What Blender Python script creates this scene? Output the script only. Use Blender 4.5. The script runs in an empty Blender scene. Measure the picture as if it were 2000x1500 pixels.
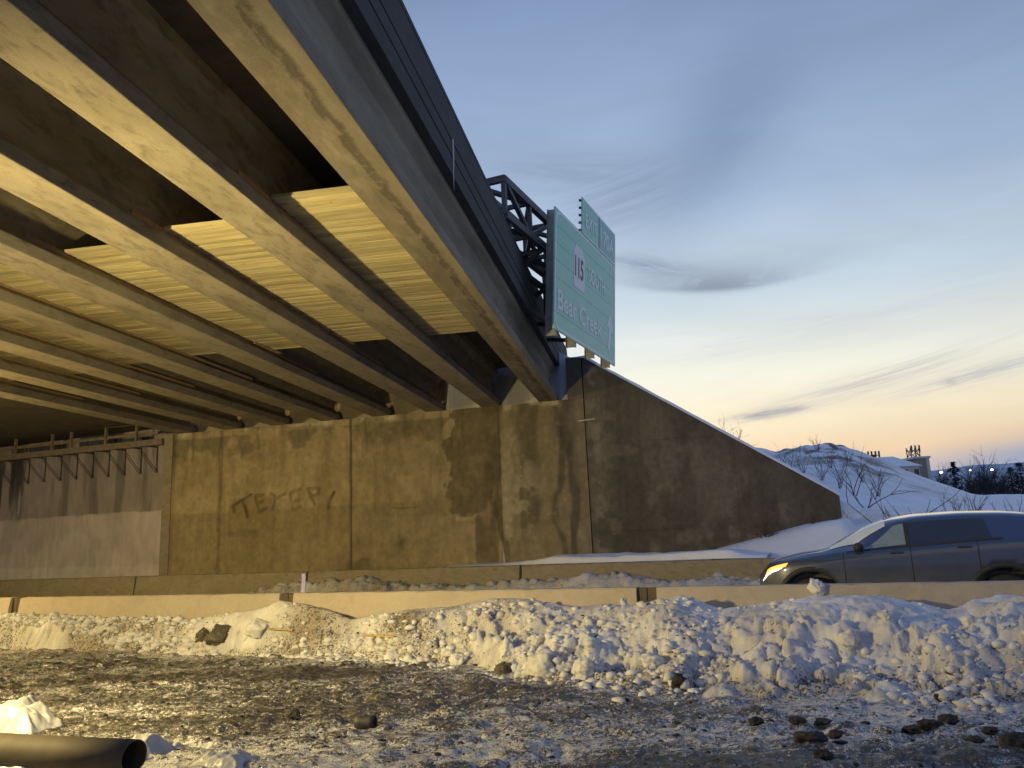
import bpy, bmesh, math, random
import numpy as np
from mathutils import Vector, Matrix, noise as mnoise
random.seed(7); rng = np.random.default_rng(7)
S = bpy.context.scene; COL = S.collection
R = math.radians

# ------------------------------------------------------------------ camera
F = 1540.0
ROLL = math.atan(.043); PITCH = R(11.0135)
fw = np.array([0, math.cos(PITCH), math.sin(PITCH)]); up0 = np.array([0, -math.sin(PITCH), math.cos(PITCH)]); rt0 = np.array([1., 0, 0])
rt = math.cos(ROLL)*rt0 - math.sin(ROLL)*up0; up = math.sin(ROLL)*rt0 + math.cos(ROLL)*up0
EYE = np.array([0, 0, 1.5])
cam = bpy.data.cameras.new('camera'); cob = bpy.data.objects.new('camera', cam); COL.objects.link(cob)
cam.sensor_width = 36; cam.lens = F/2000*36; cam.clip_end = 4000; cam.clip_start = .05
M = Matrix.Identity(4)
for i in range(3): M[i][0] = rt[i]; M[i][1] = up[i]; M[i][2] = -fw[i]; M[i][3] = EYE[i]
cob.matrix_world = M; S.camera = cob
def ray(x, y): return fw*F + rt*(x-1000) + up*(750-y)          # direction seen at a place of the survey photo
def at_z(x, y, z): v = ray(x, y); return EYE + v*((z-1.5)/v[2])
def at_pl(x, y, n, d): v = ray(x, y); n = np.array(n); return EYE + v*(d/(v[:2]@n))
def at_Y(x, y, Y): v = ray(x, y); return EYE + v*(Y/v[1])

# frames: bridge (u across, v along the girders), road (t along, s across), wall (a along, behind)
gb = R(9.48); rb = R(22.3); wb = R(15.24)
def frame(a): return np.array([math.cos(a), -math.sin(a)]), np.array([math.sin(a), math.cos(a)])
BU, BV = frame(gb); RT, RN = frame(rb); WA, WN = frame(wb)
WD = 21.26; SN_ = 10.26; SF_ = 17.83
def rd(t, s, z=0): p = t*RT + s*RN; return (p[0], p[1], z)
def wl(a, b, z=0): p = a*WA + (WD+b)*WN; return (p[0], p[1], z)

# ------------------------------------------------------------------ noise
def _h(ix, iy, seed):
    h = (ix.astype(np.int64)*374761393 + iy.astype(np.int64)*668265263 + seed*1442695041) & 0xffffffff
    h = ((h ^ (h >> 13))*1274126177) & 0xffffffff
    h = ((h ^ (h >> 16))*2246822519) & 0xffffffff
    return ((h ^ (h >> 15)) & 0xffffff)/float(0xffffff)
def vn(x, y, seed=0):
    ix = np.floor(x); iy = np.floor(y); fx = x-ix; fy = y-iy
    fx = fx*fx*fx*(fx*(fx*6-15)+10); fy = fy*fy*fy*(fy*(fy*6-15)+10)
    a = _h(ix, iy, seed); b = _h(ix+1, iy, seed); c = _h(ix, iy+1, seed); d = _h(ix+1, iy+1, seed)
    return (a+(b-a)*fx) + ((c+(d-c)*fx)-(a+(b-a)*fx))*fy
def fbm(x, y, o=4, seed=0):
    x = np.asarray(x, float); y = np.asarray(y, float)
    r = 0; a = .5; n = 0
    for i in range(o): r = r + a*vn(x+i*17.3, y-i*9.1, seed+i); n += a; a *= .5; x = x*2.03; y = y*2.03
    return r/n
def wor(x, y, seed=0):
    x = np.asarray(x, float); y = np.asarray(y, float)
    ix = np.floor(x); iy = np.floor(y); f1 = np.full(x.shape, 9.); f2 = f1.copy(); cr = np.zeros(x.shape)
    for dx in (-1, 0, 1):
        for dy in (-1, 0, 1):
            jx = ix+dx; jy = iy+dy
            d = np.hypot(jx+_h(jx, jy, seed)-x, jy+_h(jx, jy, seed+91)-y); c = _h(jx, jy, seed+57)
            m = d < f1; f2 = np.where(m, f1, np.minimum(f2, d)); cr = np.where(m, c, cr); f1 = np.where(m, d, f1)
    return f1, f2, cr
def slab(x, y, seed=0):          # broken slabs: every cell is a tilted flat piece
    x = np.asarray(x, float); y = np.asarray(y, float); ix = np.floor(x); iy = np.floor(y); best = np.full(x.shape, 9.); out = np.zeros(x.shape)
    for dx in (-1, 0, 1):
        for dy in (-1, 0, 1):
            jx = ix+dx; jy = iy+dy; ex = x-jx-_h(jx, jy, seed); ey = y-jy-_h(jx, jy, seed+91); d = np.hypot(ex, ey)
            v = (_h(jx, jy, seed+57)-.5) + 1.7*(_h(jx, jy, seed+33)-.5)*ex + 1.7*(_h(jx, jy, seed+44)-.5)*ey
            m = d < best; out = np.where(m, v, out); best = np.where(m, d, best)
    return out
def sst(a, b, x): t = np.clip((x-a)/(b-a), 0, 1); return t*t*(3-2*t)

# ------------------------------------------------------------------ materials
def srgb(r, g, b):
    f = lambda c: (c/255/12.92 if c/255 <= .04045 else ((c/255+.055)/1.055)**2.4)
    return (f(r), f(g), f(b), 1)
class Mt:
    def __init__(s, name):
        s.m = bpy.data.materials.new(name); s.m.use_nodes = True; s.nt = s.m.node_tree; s.nt.nodes.clear()
        s.out = s.n('ShaderNodeOutputMaterial'); s.b = s.n('ShaderNodeBsdfPrincipled'); s.l(s.b.outputs[0], s.out.inputs[0])
    def n(s, t, **k):
        n = s.nt.nodes.new(t)
        for a, v in k.items(): setattr(n, a, v)
        return n
    def l(s, a, b): s.nt.links.new(a, b)
    def v(s, sock, x):
        if isinstance(x, bpy.types.NodeSocket): s.l(x, sock)
        else: sock.default_value = x
    def coord(s, sc=(1, 1, 1), which='Object'):
        c = s.n('ShaderNodeTexCoord'); m = s.n('ShaderNodeMapping'); s.l(c.outputs[which], m.inputs[0]); m.inputs['Scale'].default_value = sc
        return m.outputs[0]
    def noise(s, vec, scale, detail=4, rough=.55, dist=0, color=False):
        n = s.n('ShaderNodeTexNoise'); s.l(vec, n.inputs['Vector']); n.inputs['Scale'].default_value = scale
        n.inputs['Detail'].default_value = detail; n.inputs['Roughness'].default_value = rough; n.inputs['Distortion'].default_value = dist
        return n.outputs['Color' if color else 'Fac']
    def voro(s, vec, scale, feat='F1'):
        n = s.n('ShaderNodeTexVoronoi', feature=feat); s.l(vec, n.inputs['Vector']); n.inputs['Scale'].default_value = scale
        return n.outputs['Distance']
    def ramp(s, fac, stops):
        r = s.n('ShaderNodeValToRGB'); s.l(fac, r.inputs[0]); e = r.color_ramp.elements
        while len(e) < len(stops): e.new(.5)
        for i, (p, c) in enumerate(stops):
            e[i].position = p; e[i].color = (c, c, c, 1) if not hasattr(c, '__len__') else tuple(c)[:3]+(1,)
        return r.outputs[0]
    def mix(s, fac, a, b, mode='MIX'):
        n = s.n('ShaderNodeMix', data_type='RGBA', blend_type=mode); s.v(n.inputs[0], fac)
        for sk, x in ((n.inputs[6], a), (n.inputs[7], b)):
            s.v(sk, x if isinstance(x, bpy.types.NodeSocket) else tuple(x)[:3]+(1,))
        return n.outputs[2]
    def math(s, op, a, b=0, c=0, clamp=False):
        n = s.n('ShaderNodeMath', operation=op, use_clamp=clamp); s.v(n.inputs[0], a); s.v(n.inputs[1], b); s.v(n.inputs[2], c)
        return n.outputs[0]
    def attr(s, name):
        a = s.n('ShaderNodeAttribute', attribute_name=name); return a.outputs
    def bump(s, h, strength=.3, dist=.02):
        b = s.n('ShaderNodeBump'); b.inputs['Strength'].default_value = strength; b.inputs['Distance'].default_value = dist
        s.l(h, b.inputs['Height']); s.l(b.outputs[0], s.b.inputs['Normal'])
    def set(s, color=None, rough=None, metal=None, spec=None):
        if color is not None: s.v(s.b.inputs['Base Color'], color if isinstance(color, bpy.types.NodeSocket) else tuple(color)[:3]+(1,))
        if rough is not None: s.v(s.b.inputs['Roughness'], rough)
        if metal is not None: s.b.inputs['Metallic'].default_value = metal
        if spec is not None: s.v(s.b.inputs['Specular IOR Level'], spec)
        return s.m
def concrete(name, c1, c2, c3=None, sc=1., stretch=(1, 1, 1), bump=.25, amt=.5):
    m = Mt(name); v = m.coord(stretch); v1 = m.coord()
    n1 = m.noise(v, 1.3*sc, 6, .62); col = m.ramp(n1, [(.3, c2), (.68, c1)])
    n2 = m.noise(v, 5*sc, 5, .65, .6)
    if c3: col = m.mix(m.ramp(n2, [(.5, 0), (.68, amt)]), col, c3)
    n3 = m.noise(v1, 55, 3, .7); col = m.mix(.25, col, m.ramp(n3, [(.25, [x*.5 for x in c1[:3]]), (.75, [min(1, x*1.35) for x in c1[:3]])]))
    m.bump(m.mix(.5, n2, n3), bump, .015)
    return m.set(col, .88, spec=.25)
MAT = {}
MAT['girder'] = concrete('girder_concrete', (.30, .272, .215), (.155, .138, .105), (.075, .065, .048), 1.0, (1.5, .6, 1.5), amt=.8)
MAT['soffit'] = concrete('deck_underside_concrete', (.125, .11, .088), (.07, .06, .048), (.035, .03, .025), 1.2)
MAT['parapet'] = concrete('weathered_dark_concrete', (.075, .08, .085), (.045, .048, .05), (.11, .115, .12), 1.5, (1, .4, 1), amt=.4)
MAT['wing'] = concrete('wing_wall_concrete', (.155, .14, .12), (.115, .104, .09), (.085, .075, .065), .8, (1, 1, .35), amt=.5)
MAT['seat'] = concrete('bearing_seat_concrete', (.38, .34, .26), (.28, .25, .2), (.16, .14, .11), 1.4)
MAT['seatdark'] = concrete('dirty_joint_concrete', (.11, .09, .065), (.06, .05, .04), None, 3)
MAT['barrier'] = concrete('barrier_concrete', (.42, .37, .31), (.35, .31, .26), (.23, .2, .17), 1.0, (.8, 1, 1.4), .15, .35)
MAT['oldbarrier'] = concrete('old_barrier_concrete', (.27, .24, .19), (.19, .17, .13), (.09, .08, .06), 1.6, (.7, 1, 1.6), .3, .6)
# outer girder: long wavy damp stain along its underside
m = Mt('stained_girder_concrete'); v = m.coord((1.6, .35, 1.6)); vv = m.coord((1, 1, 1)); n1 = m.noise(v, 1.6, 6, .65)
col = m.ramp(n1, [(.32, (.13, .115, .088)), (.66, (.27, .247, .195))])
sx = m.n('ShaderNodeSeparateXYZ'); m.l(vv, sx.inputs[0])
wv = m.noise(m.coord((.25, 1.0, 0)), 1.6, 6, .72, .3); wv2 = m.noise(m.coord((2.2, 1.1, 1)), 2.4, 6, .66, .2)
off = m.math('ADD', sx.outputs[0], m.math('MULTIPLY', m.math('SUBTRACT', wv, .5), .22))
line = m.math('ABSOLUTE', m.math('SUBTRACT', off, .085))
under = m.math('LESS_THAN', sx.outputs[2], .01)
st = m.math('MULTIPLY', m.ramp(line, [(0, .95), (.035, .55), (.06, 0)]), m.ramp(wv2, [(.36, .35), (.52, 1)]))
bl = m.math('MULTIPLY', m.ramp(off, [(.0, .35), (.02, .9), (.082, .85), (.088, 0)]), m.ramp(wv2, [(.36, 0), (.52, 1)]))
col = m.mix(m.math('MULTIPLY', m.math('MAXIMUM', st, bl), under), col, (.04, .034, .026))
g = m.noise(vv, 50, 3, .7); col = m.mix(.2, col, m.ramp(g, [(.25, (.14, .12, .1)), (.75, (.42, .38, .32))]))
m.bump(m.mix(.5, n1, g), .25, .015); MAT['girder_stained'] = m.set(col, .88, spec=.25)
# planks
m = Mt('new_lumber'); v = m.coord((1.2, 9, 9)); a = m.attr('tone')
n = m.noise(v, 1.4, 5, .6, .5); kn = m.noise(m.coord((1, 1.6, 1)), 9, 2, .5)
col = m.ramp(n, [(.3, (.37, .32, .18)), (.7, (.56, .50, .30))]); col = m.mix(m.ramp(kn, [(.70, 0), (.76, .7)]), col, (.2, .11, .05))
col = m.mix(1, col, a['Color'], 'MULTIPLY'); m.bump(n, .2, .006); MAT['plank'] = m.set(col, .7)
m = Mt('lumber'); n = m.noise(m.coord((1.5, 8, 8)), 2, 4); MAT['lumber'] = m.set(m.ramp(n, [(.3, (.26, .17, .09)), (.7, (.40, .28, .15))]), .75)
m = Mt('yellow_lath'); n = m.noise(m.coord((2, 9, 9)), 3, 4); MAT['lath'] = m.set(m.ramp(n, [(.3, (.30, .21, .08)), (.7, (.44, .32, .13))]), .7)
# steel
m = Mt('galvanised_steel_weathered'); n = m.noise(m.coord(), 6, 5); MAT['steel'] = m.set(m.ramp(n, [(.3, (.05, .055, .065)), (.7, (.10, .108, .12))]), .55, .35)
m = Mt('sign_aluminium'); n = m.noise(m.coord(), 8, 4); MAT['alu'] = m.set(m.ramp(n, [(.3, (.28, .29, .30)), (.7, (.40, .41, .42))]), .5, .5)
m = Mt('faded_green_sheeting'); n = m.noise(m.coord((.6, 1, 2)), 2.5, 5)
col = m.ramp(n, [(.3, (.27, .62, .53)), (.7, (.33, .70, .60))]); m.bump(m.noise(m.coord(), 40, 2), .05, .003); MAT['green'] = m.set(col, .42)
m = Mt('faded_white_legend'); n = m.noise(m.coord(), 6, 4); MAT['legend'] = m.set(m.ramp(n, [(.3, (.74, .84, .84)), (.7, (.82, .90, .90))]), .5)
m = Mt('route_shield_white'); n = m.noise(m.coord(), 6, 4); MAT['shield'] = m.set(m.ramp(n, [(.3, (.72, .76, .84)), (.7, (.80, .83, .90))]), .5)
m = Mt('exit_field_grey'); n = m.noise(m.coord(), 6, 4); MAT['exitfield'] = m.set(m.ramp(n, [(.3, (.28, .55, .54)), (.7, (.33, .60, .60))]), .5)
m = Mt('legend_black'); n = m.noise(m.coord(), 6, 4); MAT['black'] = m.set(m.ramp(n, [(.3, (.05, .055, .07)), (.7, (.09, .095, .11))]), .5)
# snow with grit, controlled by the vertex attribute "dirt" (grit the plough mixed in)
def snow(name, white=(.70, .72, .76), grey=(.50, .50, .515), spec=.35, speck=38, b=.5):
    m = Mt(name); v = m.coord(); d = m.attr('dirt')['Fac']
    n1 = m.noise(v, 2.2, 5, .6); col = m.ramp(n1, [(.38, grey), (.60, white)])
    brown = m.noise(v, 1.1, 5, .65); col = m.mix(m.math('MULTIPLY', m.ramp(brown, [(.36, .25), (.64, 1)]), d, clamp=True), col, (.25, .22, .18))
    f1 = m.noise(v, speck, 3, .6); f2 = m.noise(v, 9, 4, .7)
    th = m.math('ADD', m.math('MULTIPLY', d, .17), m.math('ADD', m.math('MULTIPLY', f2, .35), m.math('MULTIPLY', f1, .75)))
    col = m.mix(m.ramp(th, [(.75, 0), (.78, .88)]), col, (.05, .043, .036))
    h = m.mix(.5, m.noise(v, 14, 5, .7), m.noise(v, 60, 3, .7)); m.bump(h, b, .045)
    return m.set(col, m.ramp(f2, [(.3, .45), (.7, .8)]), spec=spec)
MAT['snow'] = snow('ploughed_snow'); MAT['softsnow'] = snow('drifted_snow', (.82, .84, .88), (.74, .76, .82), .2, 22, .25)
MAT['chunk'] = snow('snow_chunk', (.70, .72, .76), (.52, .52, .53), .4, 30, .5)
m = Mt('dirty_frozen_clod'); v = m.coord(); n = m.noise(v, 18, 5, .7); n2 = m.noise(v, 45, 3, .7)
col = m.mix(m.ramp(n2, [(.62, 0), (.7, .8)]), m.ramp(n, [(.3, (.035, .03, .026)), (.7, (.11, .095, .075))]), (.6, .6, .6)); m.bump(n, .8, .03); MAT['clod'] = m.set(col, .7)
m = Mt('dark_wet_stone'); v = m.coord(); n = m.noise(v, 22, 5, .7); m.bump(n, .6, .02)
MAT['stone'] = m.set(m.ramp(n, [(.3, (.016, .016, .017)), (.7, (.05, .048, .047))]), .8, spec=.25)
# frozen mud and packed ice ("ice" attribute: where snow was packed in)
m = Mt('frozen_mud_and_ice'); v = m.coord(); a = m.attr('ice')['Fac']
n1 = m.noise(v, 9, 6, .7); n2 = m.noise(v, 34, 4, .7); n3 = m.noise(v, 90, 2, .6)
n0 = m.noise(m.coord((1, 2.6, 1)), 6, 8, .78, .3)
mk = m.math('ADD', a, m.math('ADD', m.math('MULTIPLY', m.math('SUBTRACT', n0, .5), 1.5), m.math('ADD', m.math('MULTIPLY', m.math('SUBTRACT', n2, .5), 2.1), m.math('MULTIPLY', m.math('SUBTRACT', n3, .5), 1.2))))
mud = m.ramp(n2, [(.3, (.012, .011, .0105)), (.7, (.05, .044, .038))]); ice = m.ramp(n1, [(.3, (.36, .365, .38)), (.7, (.66, .67, .69))])
c1 = m.mix(m.ramp(mk, [(.42, 0), (.52, 1)]), mud, (.13, .12, .11)); c2 = m.mix(m.ramp(mk, [(.56, 0), (.64, 1)]), c1, ice)
m.bump(m.mix(.45, n2, n3), 1.0, .035); MAT['mud'] = m.set(c2, m.ramp(mk, [(.3, .34), (.7, .16)]), spec=.9)
m = Mt('wet_salted_asphalt'); v = m.coord(); n1 = m.noise(v, .8, 5); n2 = m.noise(v, 60, 3)
MAT['asphalt'] = m.set(m.mix(m.ramp(n1, [(.5, 0), (.7, .35)]), m.ramp(n2, [(.3, (.035, .035, .036)), (.7, (.07, .07, .07))]), (.3, .3, .31)), .6); 
# painted wall: colour comes from stains stored on the wall's own vertices
def stained(name, grain=.25):
    m = Mt(name); v = m.coord(); a = m.attr('stain')['Color']; n = m.noise(v, 48, 4, .7); n2 = m.noise(m.coord((1, 1, .3)), 4, 5, .65)
    col = m.mix(1, a, m.ramp(n, [(.25, .72), (.75, 1.25)]), 'MULTIPLY'); col = m.mix(1, col, m.ramp(n2, [(.3, .8), (.7, 1.12)]), 'MULTIPLY')
    m.bump(m.mix(.5, n, n2), .3, .015); return m.set(col, .9, spec=.2)
MAT['stained'] = stained('stained_concrete')
m = Mt('brown_twig'); n = m.noise(m.coord(), 20, 3); MAT['twig'] = m.set(m.ramp(n, [(.3, (.04, .03, .025)), (.7, (.10, .075, .055))]), .85)
m = Mt('dry_weed'); n = m.noise(m.coord(), 20, 3); MAT['weed'] = m.set(m.ramp(n, [(.3, (.06, .045, .035)), (.7, (.16, .12, .09))]), .85)
m = Mt('conifer_needles'); n = m.noise(m.coord(), 3, 4); MAT['needle'] = m.set(m.ramp(n, [(.3, (.012, .02, .018)), (.7, (.035, .05, .042))]), .85)
m = Mt('bare_crown_twigs'); n = m.noise(m.coord(), 3, 4); MAT['crown'] = m.set(m.ramp(n, [(.3, (.03, .03, .032)), (.7, (.07, .065, .065))]), .9)
m = Mt('brick'); bt = m.n('ShaderNodeTexBrick'); m.l(m.coord((1, 1, 1)), bt.inputs[0]); bt.inputs['Scale'].default_value = 3
bt.inputs['Color1'].default_value = (.17, .09, .065, 1); bt.inputs['Color2'].default_value = (.22, .12, .085, 1); bt.inputs['Mortar'].default_value = (.25, .22, .2, 1)
MAT['brick'] = m.set(bt.outputs[0], .85)
m = Mt('cream_siding'); w = m.n('ShaderNodeTexWave', bands_direction='Z'); m.l(m.coord(), w.inputs[0]); w.inputs['Scale'].default_value = 3
MAT['siding'] = m.set(m.ramp(w.outputs[1], [(.1, (.34, .31, .27)), (.4, (.45, .42, .37))]), .7)
def plain(name, c1, c2, rough=.6, sc=12, metal=0, coat=0):
    m = Mt(name); n = m.noise(m.coord(), sc, 4); m.set(m.ramp(n, [(.3, c1), (.7, c2)]), rough, metal)
    m.b.inputs['Coat Weight'].default_value = coat; m.b.inputs['Coat Roughness'].default_value = .08
    return m.m
MAT['trim'] = plain('pale_trim', (.45, .45, .45), (.55, .55, .55)); MAT['dark'] = plain('dark_rubber', (.012, .012, .013), (.022, .022, .024), .7)
MAT['plastic'] = plain('dark_cladding', (.02, .02, .022), (.035, .035, .037), .6)
MAT['rim'] = plain('wheel_rim_metal', (.3, .3, .31), (.4, .4, .41), .4, 12, .7)
MAT['glass'] = plain('tinted_car_glass', (.012, .014, .017), (.018, .02, .024), .06, 2, 0, 1)
MAT['viewglass'] = plain('view_painted_car_glass', (.16, .215, .235), (.22, .28, .30), .12, 5, 0, 1); MAT['windscreen'] = plain('sky_painted_windscreen', (.55, .63, .66), (.65, .72, .75), .25, 4, 0, .6)  # windscreen colour paints reflected sky; front glass colour paints the bright view behind
MAT['lavender'] = plain('lavender_plastic', (.26, .25, .50), (.33, .32, .60), .5)
MAT['pipe'] = plain('black_pipe_plastic', (.042, .034, .023), (.066, .053, .036), .72, 9)
MAT['oldtimber'] = plain('weathered_timber', (.13, .11, .085), (.22, .19, .15), .85, 6)
MAT['pane'] = plain('window_pane', (.02, .024, .03), (.04, .045, .05), .1, 2)
# car paint with road salt on the lower body
m = Mt('salted_grey_blue_paint'); v = m.coord(); sx = m.n('ShaderNodeSeparateXYZ'); m.l(v, sx.inputs[0]); n = m.noise(v, 5, 5, .6)
salt = m.math('MULTIPLY', m.ramp(sx.outputs[2], [(.55, .85), (1.0, .05)]), m.ramp(n, [(.3, .5), (.7, 1)]))
m.set(m.mix(salt, (.035, .058, .13), (.13, .12, .118)), m.math('ADD', m.math('MULTIPLY', salt, .45), .22), .25)
m.b.inputs['Coat Weight'].default_value = 1; m.b.inputs['Coat Roughness'].default_value = .06; MAT['paint'] = m.m
def emit(name, c, st):
    m = Mt(name); n = m.noise(m.coord(), 4, 2); m.set(c, .4); m.v(m.b.inputs['Emission Color'], m.ramp(n, [(.2, [x*.85 for x in c[:3]]), (.8, c[:3])])); m.b.inputs['Emission Strength'].default_value = st; return m.m
MAT['lampw'] = emit('lit_headlamp', (1, .93, .8), 3.5); MAT['lampa'] = emit('lit_amber_lamp', (1, .42, .06), 1.7); MAT['lampd'] = emit('lit_street_lamp', (1, .92, .75), 9)
MAT['lampr'] = plain('tail_lamp_red', (.25, .02, .02), (.35, .03, .03), .3, 3)
# plastic film
m = Mt('milky_polythene_film'); n = m.noise(m.coord(), 5, 4); m.set(m.ramp(n, [(.3, (.34, .345, .36)), (.7, (.44, .45, .47))]), .35)
m.b.inputs['Subsurface Weight'].default_value = .0; m.b.inputs['Transmission Weight'].default_value = .12; MAT['film'] = m.m

# ------------------------------------------------------------------ mesh builder
class MB:
    def __init__(s): s.v = []; s.f = []; s.tone = []
    def add(s, vs, fs, tone=1.):
        o = len(s.v); s.v += [tuple(map(float, p)) for p in vs]; s.f += [tuple(o+i for i in f) for f in fs]; s.tone += [tone]*len(fs); return s
    def box(s, a, b, tone=1.):
        x0, y0, z0 = a; x1, y1, z1 = b
        return s.add([(x0, y0, z0), (x1, y0, z0), (x1, y1, z0), (x0, y1, z0), (x0, y0, z1), (x1, y0, z1), (x1, y1, z1), (x0, y1, z1)],
                     [(3, 2, 1, 0), (4, 5, 6, 7), (0, 1, 5, 4), (1, 2, 6, 5), (2, 3, 7, 6), (3, 0, 4, 7)], tone)
    def bar(s, a, b, w, h=None, upv=(0, 0, 1)):
        h = h or w; a = Vector(a); b = Vector(b); d = (b-a).normalized(); u = Vector(upv)
        if abs(d.dot(u)) > .97: u = Vector((1, 0, 0))
        x = d.cross(u).normalized(); y = x.cross(d)
        vs = [p + x*sx*w/2 + y*sy*h/2 for p in (a, b) for sx, sy in ((-1, -1), (1, -1), (1, 1), (-1, 1))]
        return s.add(vs, [(3, 2, 1, 0), (4, 5, 6, 7), (0, 1, 5, 4), (1, 2, 6, 5), (2, 3, 7, 6), (3, 0, 4, 7)])
    def tube(s, pts, rs, n=6, cap=True):
        pts = [Vector(p) for p in pts]; rs = rs if hasattr(rs, '__len__') else [rs]*len(pts); vs = []
        for i, p in enumerate(pts):
            d = (pts[min(i+1, len(pts)-1)]-pts[max(i-1, 0)]).normalized(); u = Vector((0, 0, 1)) if abs(d.z) < .95 else Vector((1, 0, 0))
            x = d.cross(u).normalized(); y = x.cross(d)
            vs += [p + (x*math.cos(2*math.pi*k/n) + y*math.sin(2*math.pi*k/n))*rs[i] for k in range(n)]
        fs = [(i*n+k, i*n+(k+1) % n, (i+1)*n+(k+1) % n, (i+1)*n+k) for i in range(len(pts)-1) for k in range(n)]
        if cap: fs += [tuple(range(n))[::-1], tuple(range((len(pts)-1)*n, len(pts)*n))]
        return s.add(vs, fs)
    def prism(s, poly, y0, y1, axis='y'):
        n = len(poly)
        if axis == 'y': vs = [(x, y0, z) for x, z in poly] + [(x, y1, z) for x, z in poly]
        elif axis == 'x': vs = [(y0, y, z) for y, z in poly] + [(y1, y, z) for y, z in poly]
        else: vs = [(x, y, y0) for x, y in poly] + [(x, y, y1) for x, y in poly]
        return s.add(vs, [tuple(range(n)), tuple(range(2*n-1, n-1, -1))] + [(i, n+i, n+(i+1) % n, (i+1) % n) for i in range(n)])
    def grid(s, P):
        h, w = P.shape[:2]; o = len(s.v); s.v += [tuple(p) for p in P.reshape(-1, 3)]
        s.f += [(o+i*w+j, o+i*w+j+1, o+(i+1)*w+j+1, o+(i+1)*w+j) for i in range(h-1) for j in range(w-1)]; s.tone += [1.]*((h-1)*(w-1)); return s
    def build(s, name, mat, parent=None, smooth=False, attrs=None, tone=False, bevel=0, fixn=True):
        me = bpy.data.meshes.new(name); me.from_pydata(s.v, [], s.f)
        if fixn:
            bm = bmesh.new(); bm.from_mesh(me)
            bmesh.ops.recalc_face_normals(bm, faces=bm.faces); bm.to_mesh(me); bm.free()
        if smooth: me.polygons.foreach_set('use_smooth', [True]*len(me.polygons))
        if tone:
            at = me.color_attributes.new('tone', 'FLOAT_COLOR', 'CORNER')
            for p in me.polygons:
                t = s.tone[p.index]
                for li in p.loop_indices: at.data[li].color = (t, t, t, 1)
        for k, a in (attrs or {}).items(): put_attr(me, k, a)
        me.materials.append(mat); o = bpy.data.objects.new(name, me); COL.objects.link(o)
        if parent: o.parent = parent
        if bevel:
            b = o.modifiers.new('bevel', 'BEVEL'); b.width = bevel; b.segments = 2; b.limit_method = 'ANGLE'
        return o
def put_attr(me, k, a):
    a = np.asarray(a, float)
    if a.ndim == 1: at = me.attributes.new(k, 'FLOAT', 'POINT'); at.data.foreach_set('value', a.astype(np.float32))
    else:
        at = me.color_attributes.new(k, 'FLOAT_COLOR', 'POINT'); at.data.foreach_set('color', np.c_[a, np.ones(len(a))].astype(np.float32).ravel())
def tag(o, label=None, cat=None, group=None, kind=None):
    if label: o['label'] = label
    if cat: o['category'] = cat
    if group: o['group'] = group
    if kind: o['kind'] = kind
    return o
def thing(name, label, cat, loc=(0, 0, 0), rz=0, group=None):
    o = bpy.data.objects.new(name, None); COL.objects.link(o); o.location = loc; o.rotation_euler = (0, 0, rz); o.empty_display_size = .2
    return tag(o, label, cat, group)
def sheet(name, P, mat, attrs=None, kind='structure', smooth=True):
    h, w = P.shape[:2]; idx = np.arange(h*w).reshape(h, w)
    f = np.stack([idx[:-1, :-1], idx[:-1, 1:], idx[1:, 1:], idx[1:, :-1]], -1).reshape(-1, 4)
    me = bpy.data.meshes.new(name); me.vertices.add(h*w); me.vertices.foreach_set('co', P.reshape(-1).astype(np.float32))
    me.loops.add(f.size); me.loops.foreach_set('vertex_index', f.ravel().astype(np.int32)); me.polygons.add(len(f))
    me.polygons.foreach_set('loop_start', np.arange(0, f.size, 4, dtype=np.int32)); me.polygons.foreach_set('loop_total', np.full(len(f), 4, np.int32))
    me.update(calc_edges=True); me.validate()
    if smooth: me.polygons.foreach_set('use_smooth', [True]*len(me.polygons))
    for k, a in (attrs or {}).items(): put_attr(me, k, a)
    me.materials.append(mat); o = bpy.data.objects.new(name, me); COL.objects.link(o)
    if kind: o['kind'] = kind
    return o

# ------------------------------------------------------------------ sky
W = bpy.data.worlds.new('World'); S.world = W; W.use_nodes = True
class Wd(Mt):
    def __init__(s): s.nt = W.node_tree; s.nt.nodes.clear()
w = Wd(); out = w.n('ShaderNodeOutputWorld'); bg = w.n('ShaderNodeBackground'); w.l(bg.outputs[0], out.inputs[0])
tc = w.n('ShaderNodeTexCoord'); nv = w.n('ShaderNodeVectorMath', operation='NORMALIZE'); w.l(tc.outputs['Generated'], nv.inputs[0])
sx = w.n('ShaderNodeSeparateXYZ'); w.l(nv.outputs[0], sx.inputs[0])
el = w.math('MULTIPLY', w.math('ARCSINE', sx.outputs[2]), 180/math.pi); az = w.math('MULTIPLY', w.math('ARCTAN2', sx.outputs[0], sx.outputs[1]), 180/math.pi)
fac = w.math('DIVIDE', w.math('ADD', el, 5), 95, clamp=True)
stops = [(-5, (95, 100, 115)), (0, (150, 158, 182)), (2.5, (186, 176, 176)), (4.6, (233, 203, 168)), (7, (240, 224, 192)), (10.5, (231, 229, 214)), (16, (188, 202, 213)),
         (23, (157, 177, 203)), (30, (136, 157, 189)), (37, (117, 138, 172)), (55, (126, 150, 200)), (90, (118, 146, 200))]
base = w.ramp(fac, [((e+5)/95, srgb(*c)) for e, c in stops])
g1 = w.math('POWER', 2.71828, w.math('MULTIPLY', -1, w.math('POWER', w.math('DIVIDE', w.math('SUBTRACT', az, 2), 46), 2)))
col = w.mix(1, base, w.mix(g1, (.58, .62, .70), (1.10, 1.10, 1.08)), 'MULTIPLY')
ae = w.n('ShaderNodeCombineXYZ'); w.l(az, ae.inputs[0]); w.l(el, ae.inputs[1])
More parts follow.
